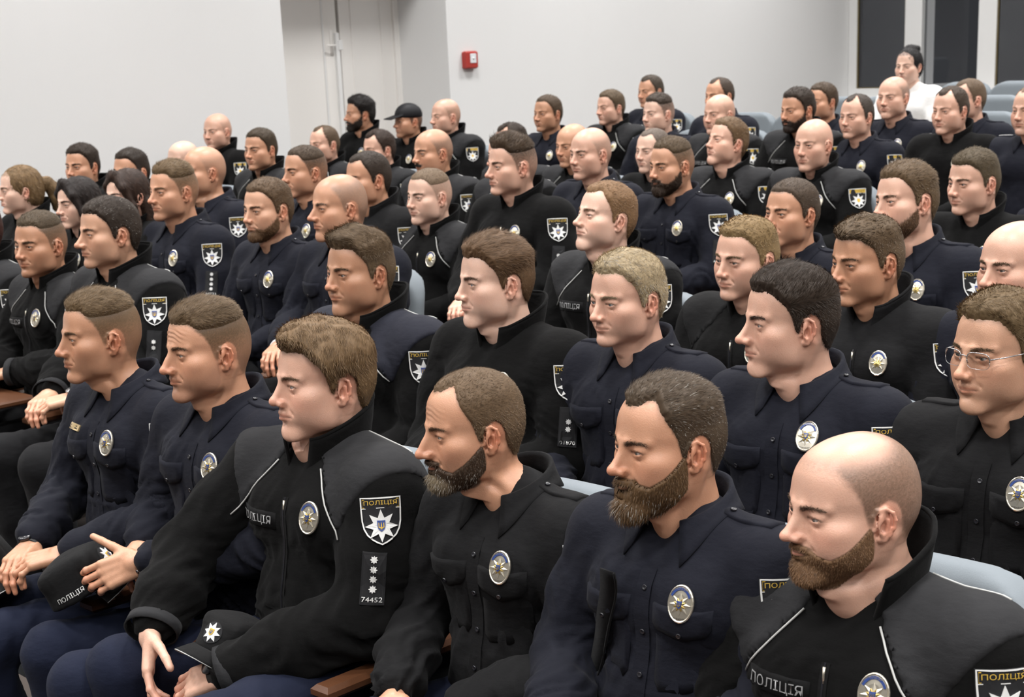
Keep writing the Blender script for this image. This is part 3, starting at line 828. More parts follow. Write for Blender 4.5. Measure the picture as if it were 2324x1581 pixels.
def badge(surf, c, n, w=.052, h=.070, detail=True):
    """domed oval metal badge with a rayed star, blue arc and coat of arms"""
    p, N, r, u = surf.frame(c, n); mb = MB(); seg = 28 if detail else 14
    th = 2 * np.pi * np.arange(seg) / seg
    ring = lambda k, z: np.stack([np.cos(th) * w / 2 * k, np.sin(th) * h / 2 * k, np.full(seg, z)], 1)
    prof = [(1.0, .000), (1.0, .0035), (.94, .0050), (.88, .0038), (.5, .0055), (.01, .0062)]
    V = np.concatenate([ring(k, z) for k, z in prof])
    F = np.array([[i * seg + j, i * seg + (j + 1) % seg, (i + 1) * seg + (j + 1) % seg, (i + 1) * seg + j] for i in range(len(prof) - 1) for j in range(seg)])
    L = MB(); L.add(V, F, 3)
    def poly(o, z, zc, m):
        o = np.asarray(o, float); k = len(o); cc = o.mean(0)
        L.add(np.concatenate([[[*cc, zc]], np.column_stack([o, np.full(k, z)]), np.column_stack([o, np.full(k, .004)])]),
              np.array([[0, 1 + (j + 1) % k, 1 + j] for j in range(k)])[:, ::-1], m)
        n0 = L.n - (2 * k + 1); L.F.append((n0 + np.array([[1 + j, 1 + k + j, 1 + k + (j + 1) % k, 1 + (j + 1) % k] for j in range(k)]), np.full(k, m)))
    a = np.radians(np.linspace(28, 152, 9))
    arc = np.concatenate([np.stack([np.cos(a) * w * .43, np.sin(a) * h * .43], 1), np.stack([np.cos(a[::-1]) * w * .355, np.sin(a[::-1]) * h * .36], 1)])
    n0 = L.n; k = len(a); L.add(np.column_stack([arc, np.full(len(arc), .0062)]), np.array([[i, 2 * k - 1 - i, 2 * k - 2 - i, i + 1] for i in range(k - 1)]), 4)
    poly(star8((0, -h*.02), w*.40, .55), .0062, .0090, 3)
    poly(star8((0, -h*.02), w*.24, .6, .39), .0080, .0098, 5)
    if detail:
        poly(shield(w*.20, h*.20) + [0, -h*.02], .0096, .0104, 4)
        for t in trident((0, -h*.015), h*.13): poly(t, .0108, .0110, 5)
        # raised letters round the rim
        for word, y, s in (('ПОЛІЦІЯ', h * .385, 1), ('УКРАЇНИ', -h * .385, -1)):
            V2, F2 = text2d(word); V2 = V2.copy(); V2[:, 0] *= w * .46 / np.ptp(V2[:, 0]); V2[:, 1] *= h * .05
            V2[:, 1] += y - s * (V2[:, 0] / (w * .5)) ** 2 * h * .12
            L.add(np.column_stack([V2, np.full(len(V2), .0072 if s > 0 else .0052)]), F2, 3 if s > 0 else 0)
    return MB().merge(L, np.stack([r, u, N], 1), p + N * .001)

LIFT = .020      # shoulders sit this much nearer the head
BUILD = dict(w=1.0, fat=0.0, lean=0.0)
def arm_joints(b, pose, s):
    sh = np.array([s * .186 * b['w'], .052 + pose.get('sh', -.006), EYE - .238])
    e, w = pose['L' if s > 0 else 'R']
    return sh, np.array([s * e[0], e[1], e[2]]), np.array([s * w[0], w[1], w[2]])

POSES = {
    'lap': dict(L=((.245, -.03, .715), (.075, -.255, .650)), R=((.245, -.03, .715), (.075, -.265, .645))),
    'knees': dict(L=((.225, -.075, .720), (.018, -.308, .622)), R=((.285, -.160, .765), (.200, -.325, .662)), sh=-.030),
    'cap': dict(L=((.235, -.055, .725), (-.030, -.245, .692)), R=((.255, -.02, .715), (.160, -.155, .680)), sh=-.012),
    'low': dict(L=((.245, -.01, .700), (.115, -.190, .600)), R=((.245, -.02, .710), (.100, -.215, .610))),
    'folded': dict(L=((.250, -.05, .735), (.02, -.200, .720)), R=((.250, -.05, .735), (.10, -.255, .690))),
}

def torso(h, b, pose, infl, seed=1, wrinkle=.004, fleece=False):
    """jacket or shirt as one smooth shell; returns Field"""
    W = b['w']; fat = b['fat']; z = EYE
    f = Field((-.36, -.47, .44), (.36, .24, 1.13), h)
    f.ell((0, .045, z - .335), (.168 * W + infl, .112 + .012 * fat + infl, .175), 0)
    f.ell((0, .035 - .012 * fat, z - .53), (.158 * W + .022 * fat + infl, .116 + .034 * fat + infl, .16), .08)
    f.ell((0, .065, z - .665), (.172 * W + .012 * fat + infl, .128 + .015 * fat + infl, .12), .07)
    f.cap((-.132 * W, .052, z - .242), (.132 * W, .052, z - .242), .060 + infl, .060 + infl, .06)
    for s in (-1, 1):
        f.cap((s*.030, .062, z - .192), (s*.152 * W, .056, z - .226), .038 + infl, .035 + infl, .05)
        f.ell((s*.078 * W, -.030, z - .31), (.080, .050 + infl, .068), .05)
        sh, e, w = arm_joints(b, pose, s)
        f.ell(sh + [s*.004, 0, -.006], (.062 + infl, .064 + infl, .062 + infl), .05)
        m = sh * .5 + e * .5 + [s * .008, .004, 0]
        f.cap(sh, m, .064 + infl, .061 + infl, .028); f.cap(m, e, .061 + infl, .053 + infl, .025)
        k = e * .5 + w * .5
        w2 = w - (w - e) / np.linalg.norm(w - e) * .042
        f.cap(e, k, .054 + infl, .050 + infl, .02); f.cap(k, w2, .050 + infl, .0365 + infl * .7, .02)
    f.cap((0, .046, z - .178), (0, .056, z - .22), .058 + infl * .6, .068 + infl, .03)                       # base of the neck
    f.cap((0, .000, z - .10), (0, -.075 - infl, z - .225 - (.01 if fleece else .02)), .052, .010, .012, sub=True)   # open throat
    return f

def finish_shell(V, F, b, pose, amp, seed, fleece):
    N = vnormals(V, F); P = V
    el = np.zeros(len(V))
    for s in (-1, 1):
        sh, e, w = arm_joints(b, pose, s)
        el = np.maximum(el, np.exp(-np.sum((P - e) ** 2, 1) / .10 ** 2)); el = np.maximum(el, .35 * np.exp(-np.sum((P - w) ** 2, 1) / .09 ** 2))
        el = np.maximum(el, .8 * np.exp(-np.sum((P - (sh + [-s*.05, -.03, -.12])) ** 2, 1) / .07 ** 2))
    el = np.maximum(el, .9 * smooth(EYE - .42, EYE - .58, P[:, 2]))
    wv = (vnoise(P * 7.0, seed) - .5) * 2.4; wu = (vnoise(P * 11.0, seed + 9) - .5) * 1.2
    ridge = lambda q, sd: np.clip(1 - np.abs(vnoise(q, sd) - .5) * 4.2, -.4, 1)
    ax = np.abs(P[:, 0])
    r = ridge(np.stack([P[:, 0] * 7 + wv, P[:, 1] * 9 - wv, P[:, 2] * 30 + 4 * wv + ax * 22 + wu], 1), seed + 1)      # folds across the limb
    r2 = ridge(np.stack([P[:, 0] * 24 + 2 * wv, P[:, 1] * 16, P[:, 2] * 9 - 2 * wv + wu], 1), seed + 2)               # drape lines down the trunk
    r3 = ridge(np.stack([P[:, 0] * 16 + wu, P[:, 1] * 14, P[:, 2] * 22 + ax * 40 + wv], 1), seed + 3)                 # pull lines from the armpit
    tr = smooth(.24, .17, ax)
    d = amp * (el * (r * 1.5 + r3 * .5) + .30 * (1 - .5 * el) * (tr * r2 + r3) + .18 * r)
    up = smooth(EYE - .21, EYE - .27, P[:, 2])
    sh, e, w = arm_joints(b, pose, 1); flat = np.exp(-np.sum((P - (sh * .7 + e * .3 + [.04, -.04, 0])) ** 2, 1) / .085 ** 2)
    flat = np.maximum(flat, np.exp(-np.sum((P - [.088, -.09, EYE - .285]) ** 2, 1) / .05 ** 2))
    return V + N * (d * (.25 + .75 * up) * (1 - .9 * flat))[:, None]

def lean_y(V, lean):
    """sway of the trunk below the neck: positive sets the hips back"""
    V = V.copy(); V[:, 1] += lean * np.clip(1.0 - V[:, 2], 0, None)
    return V

def ring_pts(a, rx, ry, z0, tilt, cy=.052):
    """collar ring: a in degrees from the front, measured towards the own left"""
    t = np.radians(a)
    return np.stack([rx * np.sin(t), cy - ry * np.cos(t), z0 - tilt * np.cos(t)], 1)

def sheet(mb, rows, th, mat=0):
    """rows (nu, nv, 3) of a cloth sheet, doubled with thickness th"""
    R = np.asarray(rows); nu, nv = R.shape[:2]; V = R.reshape(-1, 3); F = grid_faces(nu, nv)
    N = vnormals(V, F); k = len(V)
    mb.add(np.concatenate([V + N * th / 2, V - N * th / 2]), np.concatenate([F, F[:, ::-1] + k]), mat)
    b = [i * nv for i in range(nu)] + [(nu - 1) * nv + j for j in range(1, nv)] + [i * nv + nv - 1 for i in range(nu - 2, -1, -1)] + [j for j in range(nv - 2, 0, -1)]
    E = np.array([[b[i], b[(i + 1) % len(b)], k + b[(i + 1) % len(b)], k + b[i]] for i in range(len(b))])
    mb.F.append((E[:, ::-1] + mb.n - 2 * k, np.full(len(E), mat)))

def shirt_collar(b, surf, open_=24, lean=0, pt=1.0):
    mb = MB(); n = 33
    a = np.linspace(open_, 360 - open_, n); W = 1 + .10 * b['fat']
    fr = (1 + np.cos(np.radians(a))) / 2                      # 1 at the front
    rows = []
    for k, (dr, dz) in enumerate(((-.002, -.014), (-.003, .010), (-.002, .028), (.001, .0365), (.0052, .0360), (.0105, .024), (.0185, .003), (.0285, -.021))):
        P = ring_pts(a, .0700 * W + dr, .0765 * W + dr, EYE - .164 + dz, .024)
        if k >= 5:                                            # leaf runs down to the points
            f2 = fr ** 5 * (k - 4) / 3
            sg = np.where(a < 180, 1, -1)
            P[:, 2] -= .050 * f2 * pt; P[:, 0] += sg * .024 * f2; P[:, 1] -= .026 * f2
        P[:, 2] -= .012 * fr ** 3
        rows.append(P)
    rows = np.array(rows)
    # keep the leaf outside the cloth beneath
    for k in (5, 6, 7):
        for i in range(n):
            p = rows[k, i]; h = surf.hit(p + [0, 0, .10], (0, 0, -1))
            if h is not None and h[1][2] > .35:
                if h[0][2] > p[2] - .004: rows[k, i, 2] = h[0][2] + .0045
                continue
            d = np.array([p[0], p[1] - .052, .15 * np.hypot(p[0], p[1] - .052)]); d /= np.linalg.norm(d)
            h = surf.hit(p + d * .12, -d)
            if h is not None and -.004 < (h[0] - p) @ d < .030: rows[k, i] = h[0] + d * .0045
    for k in (5, 6, 7):
        for it in range(3): rows[k, 1:-1] = (rows[k, :-2] + 2 * rows[k, 1:-1] + rows[k, 2:]) / 4
    sheet(mb, rows.transpose(1, 0, 2), .0032)
    return mb

def stand_collar(b, surf, open_=16, hgt=.062, flare=.014, spread=0.0, th=.007):
    mb = MB(); n = 37
    a = np.linspace(open_, 360 - open_, n); W = 1 + .10 * b['fat']
    fr = (1 + np.cos(np.radians(a))) / 2; sg = np.where(a < 180, 1, -1)
    rows = []
    for k in range(7):
        t = k / 6
        P = ring_pts(a, (.073 + flare * t) * W, (.081 + flare * t * .7) * W, EYE - .172 + hgt * t * 1.05, .030)
        P[:, 2] -= .030 * fr ** 4 * (1 - t * .4)
        P[:, 0] += sg * spread * fr ** 4 * t; P[:, 1] -= .020 * fr ** 4 * (1 - t) + spread * .3 * fr ** 4 * t
        w = .004 * (vnoise(np.stack([a * .05, np.full(n, t * 2.), np.full(n, 3.)], 1), 5) - .5)
        rows.append(P + w[:, None])
    sheet(mb, np.array(rows).transpose(1, 0, 2), th)
    # rolled top edge
    tube(mb, rows[-1], th * .62, 6)
    return mb

def hand_mesh(h, curl=(20, 30, 20), spread=6, thumb=(.55, .62, -.35), tcurl=18, s=1, index=None):
    """hand along +x, back of the hand +z; thumb on +y for a right hand (s=-1), on -y for a left one"""
    f = Field((-.07, -.13, -.14), (.23, .13, .08), h)
    f.cap((-.04, 0, -.002), (.01, 0, -.002), .024, .025, .01)
    t = -s
    f.box((.044, 0, -.002), (.046, .038, .0125), .0115, .014)
    f.ell((.030, t * .026, -.010), (.030, .016, .014), .012)
    base = [(.086, .0295), (.091, .0095), (.088, -.0105), (.080, -.0290)]
    ln = [(.042, .025, .021), (.046, .029, .022), (.042, .027, .021), (.033, .021, .019)]
    for i, ((bx, by), l) in enumerate(zip(base, ln)):
        c = curl if not (i == 0 and index) else index
        p = np.array([bx, t * by, 0.]); az = math.radians(spread * (1.5 - i)) * t; el = 0
        f.cap((bx - .05, t * by * .75, .002), p, .009, .0098, .008)
        r = .0090 if i < 3 else .0078
        for j in range(3):
            el += math.radians(c[j] + i * 2)
            d = np.array([math.cos(el) * math.cos(az), math.cos(el) * math.sin(az), -math.sin(el)])
            q = p + d * l[j]
            f.cap(p, q, r * (1 - .07 * j), r * (.95 - .08 * j), .0028)
            f.ell(p + [0, 0, .0015], (.0092, .0088, .0088), .003)
            p = q
    p = np.array([.016, t * .026, -.008]); d = np.array([thumb[0], t * thumb[1], thumb[2]]); d /= np.linalg.norm(d)
    for j, (L, r) in enumerate(((.044, .0125), (.033, .0105), (.027, .0095))):
        q = p + d * L; f.cap(p, q, r, r * .88, .008 if j == 0 else .003)
        ax = np.array([0.2, 0, -1.0]) if thumb[2] > -.2 else np.array([.9, -t * .5, -.2])
        d = d + np.tan(math.radians(tcurl)) * (ax - d * (ax @ d)) * .6; d /= np.linalg.norm(d); p = q
    return f.mesh(relax=1)

def hand_frame(x, z):
    x = np.asarray(x, float); x /= np.linalg.norm(x); z = np.asarray(z, float); z = z - x * (x @ z); z /= np.linalg.norm(z)
    return np.stack([x, np.cross(z, x), z], 1)

def hand_color(V, skin):
    C = np.tile(np.asarray(skin, float), (len(V), 1)); k = np.clip((V[:, 0] - .08) / .09, 0, 1)[:, None]
    C = C * (1 - .35 * k * np.array([0, .6, .7])); return C * (.92 + .14 * vnoise(V * 160, 3)[:, None])

def legs(h, wide=0.0):
    f = Field((-.40, -.62, .03), (.40, .28, .70), h)
    f.ell((0, .075, .545), (.185, .14, .105), 0)
    for s in (-1, 1):
        K = .125 + wide
        f.cap((s*.085, .05, .535), (s*K, -.425, .545), .088, .070, .04)
        f.ell((s*K, -.430, .545), (.066, .066, .068), .03)
        f.cap((s*K, -.440, .535), (s*K, -.415, .32), .066, .066, .03); f.cap((s*K, -.415, .32), (s*(K - .005), -.40, .08), .064, .058, .03)
    V, F = f.mesh(relax=2)
    N = vnormals(V, F); wv = (vnoise(V * 5, 4) - .5) * 3
    r = 1 - np.abs(vnoise(np.stack([V[:, 0] * 8, V[:, 1] * 14 + wv, V[:, 2] * 16 + wv * 2], 1), 7) - .5) * 3
    k = np.exp(-((V[:, 1] + .36) / .16) ** 2) + .6 * smooth(-.05, .1, V[:, 1]) + .3
    return V + N * (.0045 * r * k)[:, None], F

def boot(h):
    f = Field((-.08, -.24, -.01), (.08, .10, .22), h)
    f.cap((0, .01, .20), (0, .005, .07), .046, .044, 0); f.ell((0, -.075, .045), (.047, .125, .045), .03); f.ell((0, .02, .04), (.042, .055, .042), .02)
    f.box((0, -.055, .014), (.047, .135, .014), .012, .008)
    return f.mesh(relax=1)
# ------------------------------------------------------------------ the hall
M_WALL = mat('wall_paint', (.80, .80, .795), .85, bump=[(60, .04, 3, (1, 1, 1))])
M_CEIL = mat('ceiling_paint', (.82, .82, .81), .9)
M_FLOOR = mat('floor_lino', (.055, .042, .035), .5, bump=[(30, .05, 3, (1, 1, 1))])
M_DOOR = mat('door_paint', (.90, .875, .84), .45)
M_PVC = mat('window_plastic', (.84, .84, .83), .35)
M_GREYPVC = mat('sash_edge', (.30, .31, .32), .5)
M_RUB = mat('gasket', (.16, .12, .05), .7)
M_RED = mat('alarm_red', (.42, .035, .025), .4)
M_WHITE = mat('label_white', (.8, .82, .84), .5)
M_DARK = mat('gap_shade', (.05, .05, .045), .7)
M_METAL = mat('steel', (.55, .55, .54), .3, 1.0)
M_DIFF = bpy.data.materials.new('diffuser'); M_DIFF.use_nodes = True
_b = M_DIFF.node_tree.nodes['Principled BSDF']; _b.inputs['Emission Color'].default_value = (1, .96, .9, 1); _b.inputs['Emission Strength'].default_value = 4
M_GLASS = bpy.data.materials.new('window_glass'); M_GLASS.use_nodes = True
_n = M_GLASS.node_tree; _n.nodes.clear()
_o = _n.nodes.new('ShaderNodeOutputMaterial'); _t = _n.nodes.new('ShaderNodeBsdfTransparent'); _t.inputs[0].default_value = (.75, .76, .78, 1)
_g = _n.nodes.new('ShaderNodeBsdfGlossy'); _g.inputs['Roughness'].default_value = .03; _f = _n.nodes.new('ShaderNodeFresnel'); _f.inputs[0].default_value = 1.5
_m = _n.nodes.new('ShaderNodeMixShader'); _n.links.new(_f.outputs[0], _m.inputs[0]); _n.links.new(_t.outputs[0], _m.inputs[1]); _n.links.new(_g.outputs[0], _m.inputs[2]); _n.links.new(_m.outputs[0], _o.inputs[0])

def slab(name, boxes, m, kind='structure', bev=0.0, parent=None):
    mb = MB()
    for lo, hi in boxes: add_box(mb, lo, hi, 0, bev)
    o = mb.build(name, m, parent, smoothed=False)
    if kind and parent is None: o['kind'] = kind
    return o

XW, YB, XR, YF = -9.75, 15.66, 8.5, -9.0
NX, NY0, NY1, NZ = -10.42, 7.80, 9.525, 2.78          # the door niche
slab('wall_side', [((XW - .3, YF, -.1), (XW, NY0, CEIL)), ((XW - .3, NY1, -.1), (XW, YB + .3, CEIL)), ((XW - .3, NY0, NZ), (XW, NY1, CEIL)),
                   ((NX - .1, NY0 - .1, -.1), (XW - .3, NY0, CEIL)), ((NX - .1, NY1, -.1), (XW - .3, NY1 + .1, CEIL)), ((NX - .1, NY0, NZ), (XW - .3, NY1, NZ + .15)),
                   ((NX - .3, NY0 - .1, -.1), (NX - .1, NY1 + .1, NZ + .15))], M_WALL)
# window openings in the back wall: x spans between white posts
WZ0, WZ1 = 1.16, 3.3
slab('wall_back', [((XW, YB, -.1), (XR, YB + .3, WZ0)), ((XW, YB, WZ1), (XR, YB + .3, CEIL)), ((-4.6, YB, WZ0), (XR, YB + .3, WZ1))], M_WALL)
slab('wall_right', [((XR, YF, -.1), (XR + .2, YB + .3, CEIL))], M_WALL)
slab('wall_front', [((XW - .3, YF - .2, -.1), (XR + .2, YF, CEIL))], M_WALL)
slab('ceiling', [((XW - .3, YF - .2, CEIL), (XR + .2, YB + .3, CEIL + .1))], M_CEIL)
ROWY = [2.178, 3.044, 3.92, 4.788, 5.768, 6.746, 7.781, 8.723, 9.672, 10.64, 11.60, 12.56, 13.52]
ROWZ = [0, .06, .09, .11, .14, .17, .24, .29, .35, .41, .47, .53, .59]
fl = [((XW - .3, YF, -.2), (XR, ROWY[0] + .45, 0))]
for i in range(1, len(ROWY)):
    fl.append(((XW - .3, ROWY[i - 1] + .45, -.2), (XR, ROWY[i] + .45 if i < len(ROWY) - 1 else YB, ROWZ[i])))
slab('floor', fl, M_FLOOR)
tr = slab('baseboard_side', [((XW, YF, 0.0), (XW + .015, 2.6, .09))], M_DOOR)

# double door in the niche
def door_leaf(name, y0, y1, yaw, hinge):
    t = link(name, None); t['kind'] = 'structure'
    t.location = (NX + .02, hinge, .25); t.rotation_euler = (0, 0, math.radians(yaw))
    a, b = y0 - hinge, y1 - hinge
    zt = NZ - .25 - .06
    mb = MB(); add_box(mb, (0, a, .0), (.045, b, zt), 0, .004)
    mb.build('leaf', M_DOOR, t, smoothed=False)
    for (p, q, r, s) in ((a + .12, b - .12, .15, zt - .12),):
        mb = MB()
        for lo, hi in (((.045, p, r), (.053, p + .02, s)), ((.045, q - .02, r), (.053, q, s)), ((.045, p, r), (.053, q, r + .02)), ((.045, p, s - .02), (.053, q, s))): add_box(mb, lo, hi)
        mb.build('moulding', M_DOOR, t, smoothed=False)
    return t
JM = .055
slab('trim_1', [((NX, NY0, 0.0), (NX + .09, NY0 + JM, NZ)), ((NX, NY1 - JM, 0.0), (NX + .09, NY1, NZ)), ((NX, NY0, NZ - JM), (NX + .09, NY1, NZ))], M_DOOR, bev=.004)
YM = 8.86
d1 = door_leaf('door_1', NY0 + JM, YM - .012, 0, NY0 + JM)
d2 = door_leaf('door_2', YM + .022, NY1 - JM, 0, NY1 - JM)
mb = MB(); add_box(mb, (.045, YM - NY0 - JM - .17, 0.02), (.054, YM - NY0 - JM - .155, 2.40)); mb.build('groove', M_PVC, d1, smoothed=False)
mb = MB(); add_box(mb, (.045, YM - NY0 - JM - .05, 0), (.075, YM - NY0 - JM - .013, 1.80), 0, .004); mb.build('cover_strip', M_PVC, d1, smoothed=False)
mb = MB(); add_box(mb, (.05, YM - NY0 - JM - .028, 1.66), (.082, YM - NY0 - JM + .016, 1.74), 0, .004); mb.build('latch', M_PVC, d1, smoothed=False)
mb = MB(); add_box(mb, (.045, YM - NY0 - JM - .09, 1.62), (.052, YM - NY0 - JM - .062, 1.82), 0, .003); tube(mb, [(.05, YM - NY0 - JM - .076, 1.70), (.10, YM - NY0 - JM - .076, 1.70), (.10, YM - NY0 - JM - .17, 1.70)], .008); mb.build('handle', M_DOOR, d1)
slab('gap_shade_sheet', [((NX - .06, NY0, 0), (NX - .02, NY1, NZ))], M_DARK)  # dark sheet behind the leaves: shade of the door gap put in as colour

# manual call point on the side wall
t = link('fire_alarm_call_point', None); t.location = (XW, 9.755, 1.785)
tag(t, 'small red fire alarm call point with white square on the side wall', 'alarm')
mb = MB(); add_box(mb, (0, -.072, -.072), (.045, .072, .072), 0, .012); mb.build('casing', M_RED, t, smoothed=False)
mb = MB(); add_box(mb, (.040, -.018, -.026), (.049, .050, .050), 0, .003); mb.build('glass_plate', M_WHITE, t, smoothed=False)
mb = MB(); tube(mb, [(.047, .016, .012), (.0505, .016, .012)], .012, 12); mb.build('push_point', M_PVC, t)

# windows in the back wall
def frame_bars(mb, x0, x1, z0, z1, wd, y0, y1, bev=.006):
    for lo, hi in (((x0, y0, z0), (x0 + wd, y1, z1)), ((x1 - wd, y0, z0), (x1, y1, z1)), ((x0 + wd, y0, z0), (x1 - wd, y1, z0 + wd)), ((x0 + wd, y0, z1 - wd), (x1 - wd, y1, z1))): add_box(mb, lo, hi, 0, bev)
def window(name, x0, x1, wl=.10, fixed=True):
    t = link(name, None); t['kind'] = 'structure'; t.location = (x0, YB + .06, WZ0)
    W, H = x1 - x0, WZ1 - WZ0
    mb = MB(); frame_bars(mb, 0, W, 0, H, wl, -.05, .02); mb.build('window_frame', M_PVC, t, smoothed=False)
    if fixed:
        mb = MB(); frame_bars(mb, wl, W - wl, wl, H - wl, .012, -.035, -.005, 0); mb.build('gasket', M_RUB, t, smoothed=False)
        mb = MB(); add_box(mb, (wl + .005, -.022, wl + .005), (W - wl - .005, -.016, H - wl - .005)); mb.build('pane', M_GLASS, t, smoothed=False)
    return t
window('window_1', -9.745, -8.955)
w2 = window('window_2', -8.955, -8.105, .10, False)
window('window_3', -8.105, -7.20); window('window_4', -7.20, -6.30); window('window_5', -6.30, -5.45); window('window_6', -5.45, -4.6)
# the open sash swings outwards from its own left post
sx = link('sash', None, w2); sx.location = (.13, 0, .06); sx.rotation_euler = (0, 0, math.radians(38))
mb = MB(); frame_bars(mb, 0, .66, 0, 2.0, .075, -.035, .035); mb.build('sash_frame', M_GREYPVC, sx, smoothed=False)
mb = MB(); add_box(mb, (.08, -.004, .08), (.58, .004, 1.92)); mb.build('pane', M_GLASS, sx, smoothed=False)
slab('trim_3', [((XW + .02, YB - .16, WZ0 - .045), (-4.6, YB + .05, WZ0 - .005))], M_PVC, bev=.006)

# ceiling panels that hold the lights
pr = None
for i, (x, y) in enumerate(LAMPS):
    if pr is None:
        mb = MB(); frame_bars2 = [((-.31, -.31, -.03), (.31, -.285, 0)), ((-.31, .285, -.03), (.31, .31, 0)), ((-.31, -.285, -.03), (-.285, .285, 0)), ((.285, -.285, -.03), (.31, .285, 0))]
        for lo, hi in frame_bars2: add_box(mb, lo, hi)
        fd = mb.data('frame', [M_PVC], False); mb = MB(); add_box(mb, (-.285, -.285, -.012), (.285, .285, -.002)); dd = mb.data('diffuser', [M_DIFF], False)
        pr = True
    t = link('ceiling_light', None); t.location = (x, y, CEIL); tag(t, 'square white ceiling light panel above the seats', 'light', 'ceiling light panels')
    link('frame', fd, t); link('diffuser', dd, t)

# ------------------------------------------------------------------ auditorium chairs
M_SEAT = mat('seat_fabric', (.185, .21, .23), .85, bump=[(500, .12, 2, (1, 1, 1))])
M_WOOD = mat('armrest_wood', (.105, .042, .019), .35, bump=[(30, .05, 4, (1, 12, 12))])
M_BLACK = mat('chair_steel', (.02, .02, .02), .4)
def chair_meshes():
    f = Field((-.30, .10, .36), (.30, .42, 1.10), .012)
    f.box((0, .20, .695), (.235, .045, .295), .044, 0)
    # round the upper corners and bow the back
    X = f.ax[0][:, None, None]; Y = f.ax[1][None, :, None]; Z = f.ax[2][None, None, :]
    ed = np.sqrt(np.maximum(np.abs(X) - .085, 0) ** 2 + np.maximum(Z - .835, 0) ** 2) - .152
    f.f = np.maximum(f.f, np.where(Z > .76, ed * .9, -1) + 0 * Y).astype(np.float32)
    V, F = f.mesh(relax=3)
    V[:, 1] += .9 * V[:, 0] ** 2 * -.5 + .14 * (V[:, 2] - .45)
    back = MB().add(V, F).data('backrest', [M_SEAT])
    f = Field((-.28, -.36, .28), (.28, .24, .52), .014)
    f.box((0, -.06, .405), (.225, .245, .055), .05, 0); f.ell((0, -.26, .41), (.20, .05, .05), .04)
    V, F = f.mesh(relax=2); seat = MB().add(V, F).data('seat', [M_SEAT])
    mb = MB()
    for s in (-1, 1): add_box(mb, (s*.235 - .012, -.02, .0), (s*.235 + .012, .10, .60), 0, .004); add_box(mb, (s*.235 - .02, -.14, .0), (s*.235 + .02, .22, .02), 0, .004)
    add_box(mb, (-.225, .0, .30), (.225, .06, .35), 0, .004)
    base = mb.data('pedestal', [M_BLACK], False)
    mb = MB(); add_box(mb, (-.028, -.27, .60), (.028, .15, .632), 0, .010); arm = mb.data('armrest', [M_WOOD], False)
    return back, seat, base, arm
CH = chair_meshes()
def chair(x, row, label, group=None, z=None):
    t = link('auditorium_chair', None); t.location = (x, ROWY[row - 1], ROWZ[row - 1]); tag(t, label, 'chair', group)
    link('backrest', CH[0], t); link('seat', CH[1], t); link('pedestal', CH[2], t)
    a = link('armrest', CH[3], t); a.location = (.235, 0, 0)
    return t
# ------------------------------------------------------------------ uniforms
def cloth(name, col, rough=.8, fine=900, st=.15):
    return mat(name, col, rough, bump=[(fine, st, 2, (1, 1, 1)), (26, .22, 3, (1, 1, 2.2)), (11, .25, 3, (1.6, 1.6, 1))], spec=.14, Sheen_Weight=.025, Sheen_Roughness=.5)
M_NAVY = cloth('shirt_navy', (.0090, .0098, .0160)); M_SBLK = cloth('shirt_black', (.0072, .0071, .0077))
M_FLC = cloth('fleece_black', (.0042, .0041, .0041), .95, 700, .12); M_YOKE = cloth('yoke_grey', (.021, .021, .0225), .75); M_YNAVY = cloth('yoke_navy', (.018, .019, .028), .75)
M_YBLK = cloth('yoke_black', (.0078, .0077, .0080), .8)
M_TRS = cloth('trousers_navy', (.0085, .0115, .0265)); M_TRB = cloth('trousers_black', (.008, .008, .009))
M_BOOT = mat('boot_leather', (.008, .008, .008), .35)
M_TEE = cloth('undershirt_black', (.006, .006, .007), .9)
M_DC = [mat('patch_cloth', (.0075, .0075, .009), .85), mat('white_thread', (.74, .74, .72), .6), mat('yellow_thread', (.66, .43, .055), .6),
        mat('badge_silver', (.74, .69, .58), .30, .85), mat('badge_blue', (.035, .07, .25), .35), mat('badge_gold', (.62, .46, .16), .28, .9)]
M_BTN = mat('button', (.016, .016, .02), .22, spec=.7); M_PIPE = mat('reflective_piping', (.50, .50, .48), .4); M_REFL = mat('reflective_letters', (.34, .34, .34), .5)
M_WBLOUSE = cloth('white_blouse', (.85, .84, .82), .8); M_GREEN = cloth('green_top', (.01, .06, .04), .8)
M_STRAP = mat('watch_strap', (.012, .012, .012), .5); M_DIAL = mat('watch_dial', (.5, .5, .5), .2, .8)
M_BRASS = mat('name_plate', (.62, .47, .25), .35, .6); M_LENS = bpy.data.materials.new('clear_lens')

M_LENS.use_nodes = True; _n = M_LENS.node_tree; _n.nodes.clear()
_o = _n.nodes.new('ShaderNodeOutputMaterial'); _t = _n.nodes.new('ShaderNodeBsdfTransparent'); _t.inputs[0].default_value = (.97, .97, .97, 1)
_g = _n.nodes.new('ShaderNodeBsdfGlossy'); _g.inputs['Roughness'].default_value = .02; _m = _n.nodes.new('ShaderNodeMixShader'); _m.inputs[0].default_value = .06
_n.links.new(_t.outputs[0], _m.inputs[1]); _n.links.new(_g.outputs[0], _m.inputs[2]); _n.links.new(_m.outputs[0], _o.inputs[0])

def button_mesh(mb, surf, c, n, r=.0055, mat_=0):
    p, N, u, v = surf.frame(c, n); th = 2 * np.pi * np.arange(12) / 12
    rr = [(r, 0), (r, .002), (r * .8, .0028), (r * .55, .0018), (.0002, .0018)]
    V = np.concatenate([p + N * (.0015 + h) + q * (np.cos(th)[:, None] * u + np.sin(th)[:, None] * v) for q, h in rr])
    mb.add(V, np.array([[i * 12 + j, i * 12 + (j + 1) % 12, (i + 1) * 12 + (j + 1) % 12, (i + 1) * 12 + j] for i in range(len(rr) - 1) for j in range(12)]), mat_)

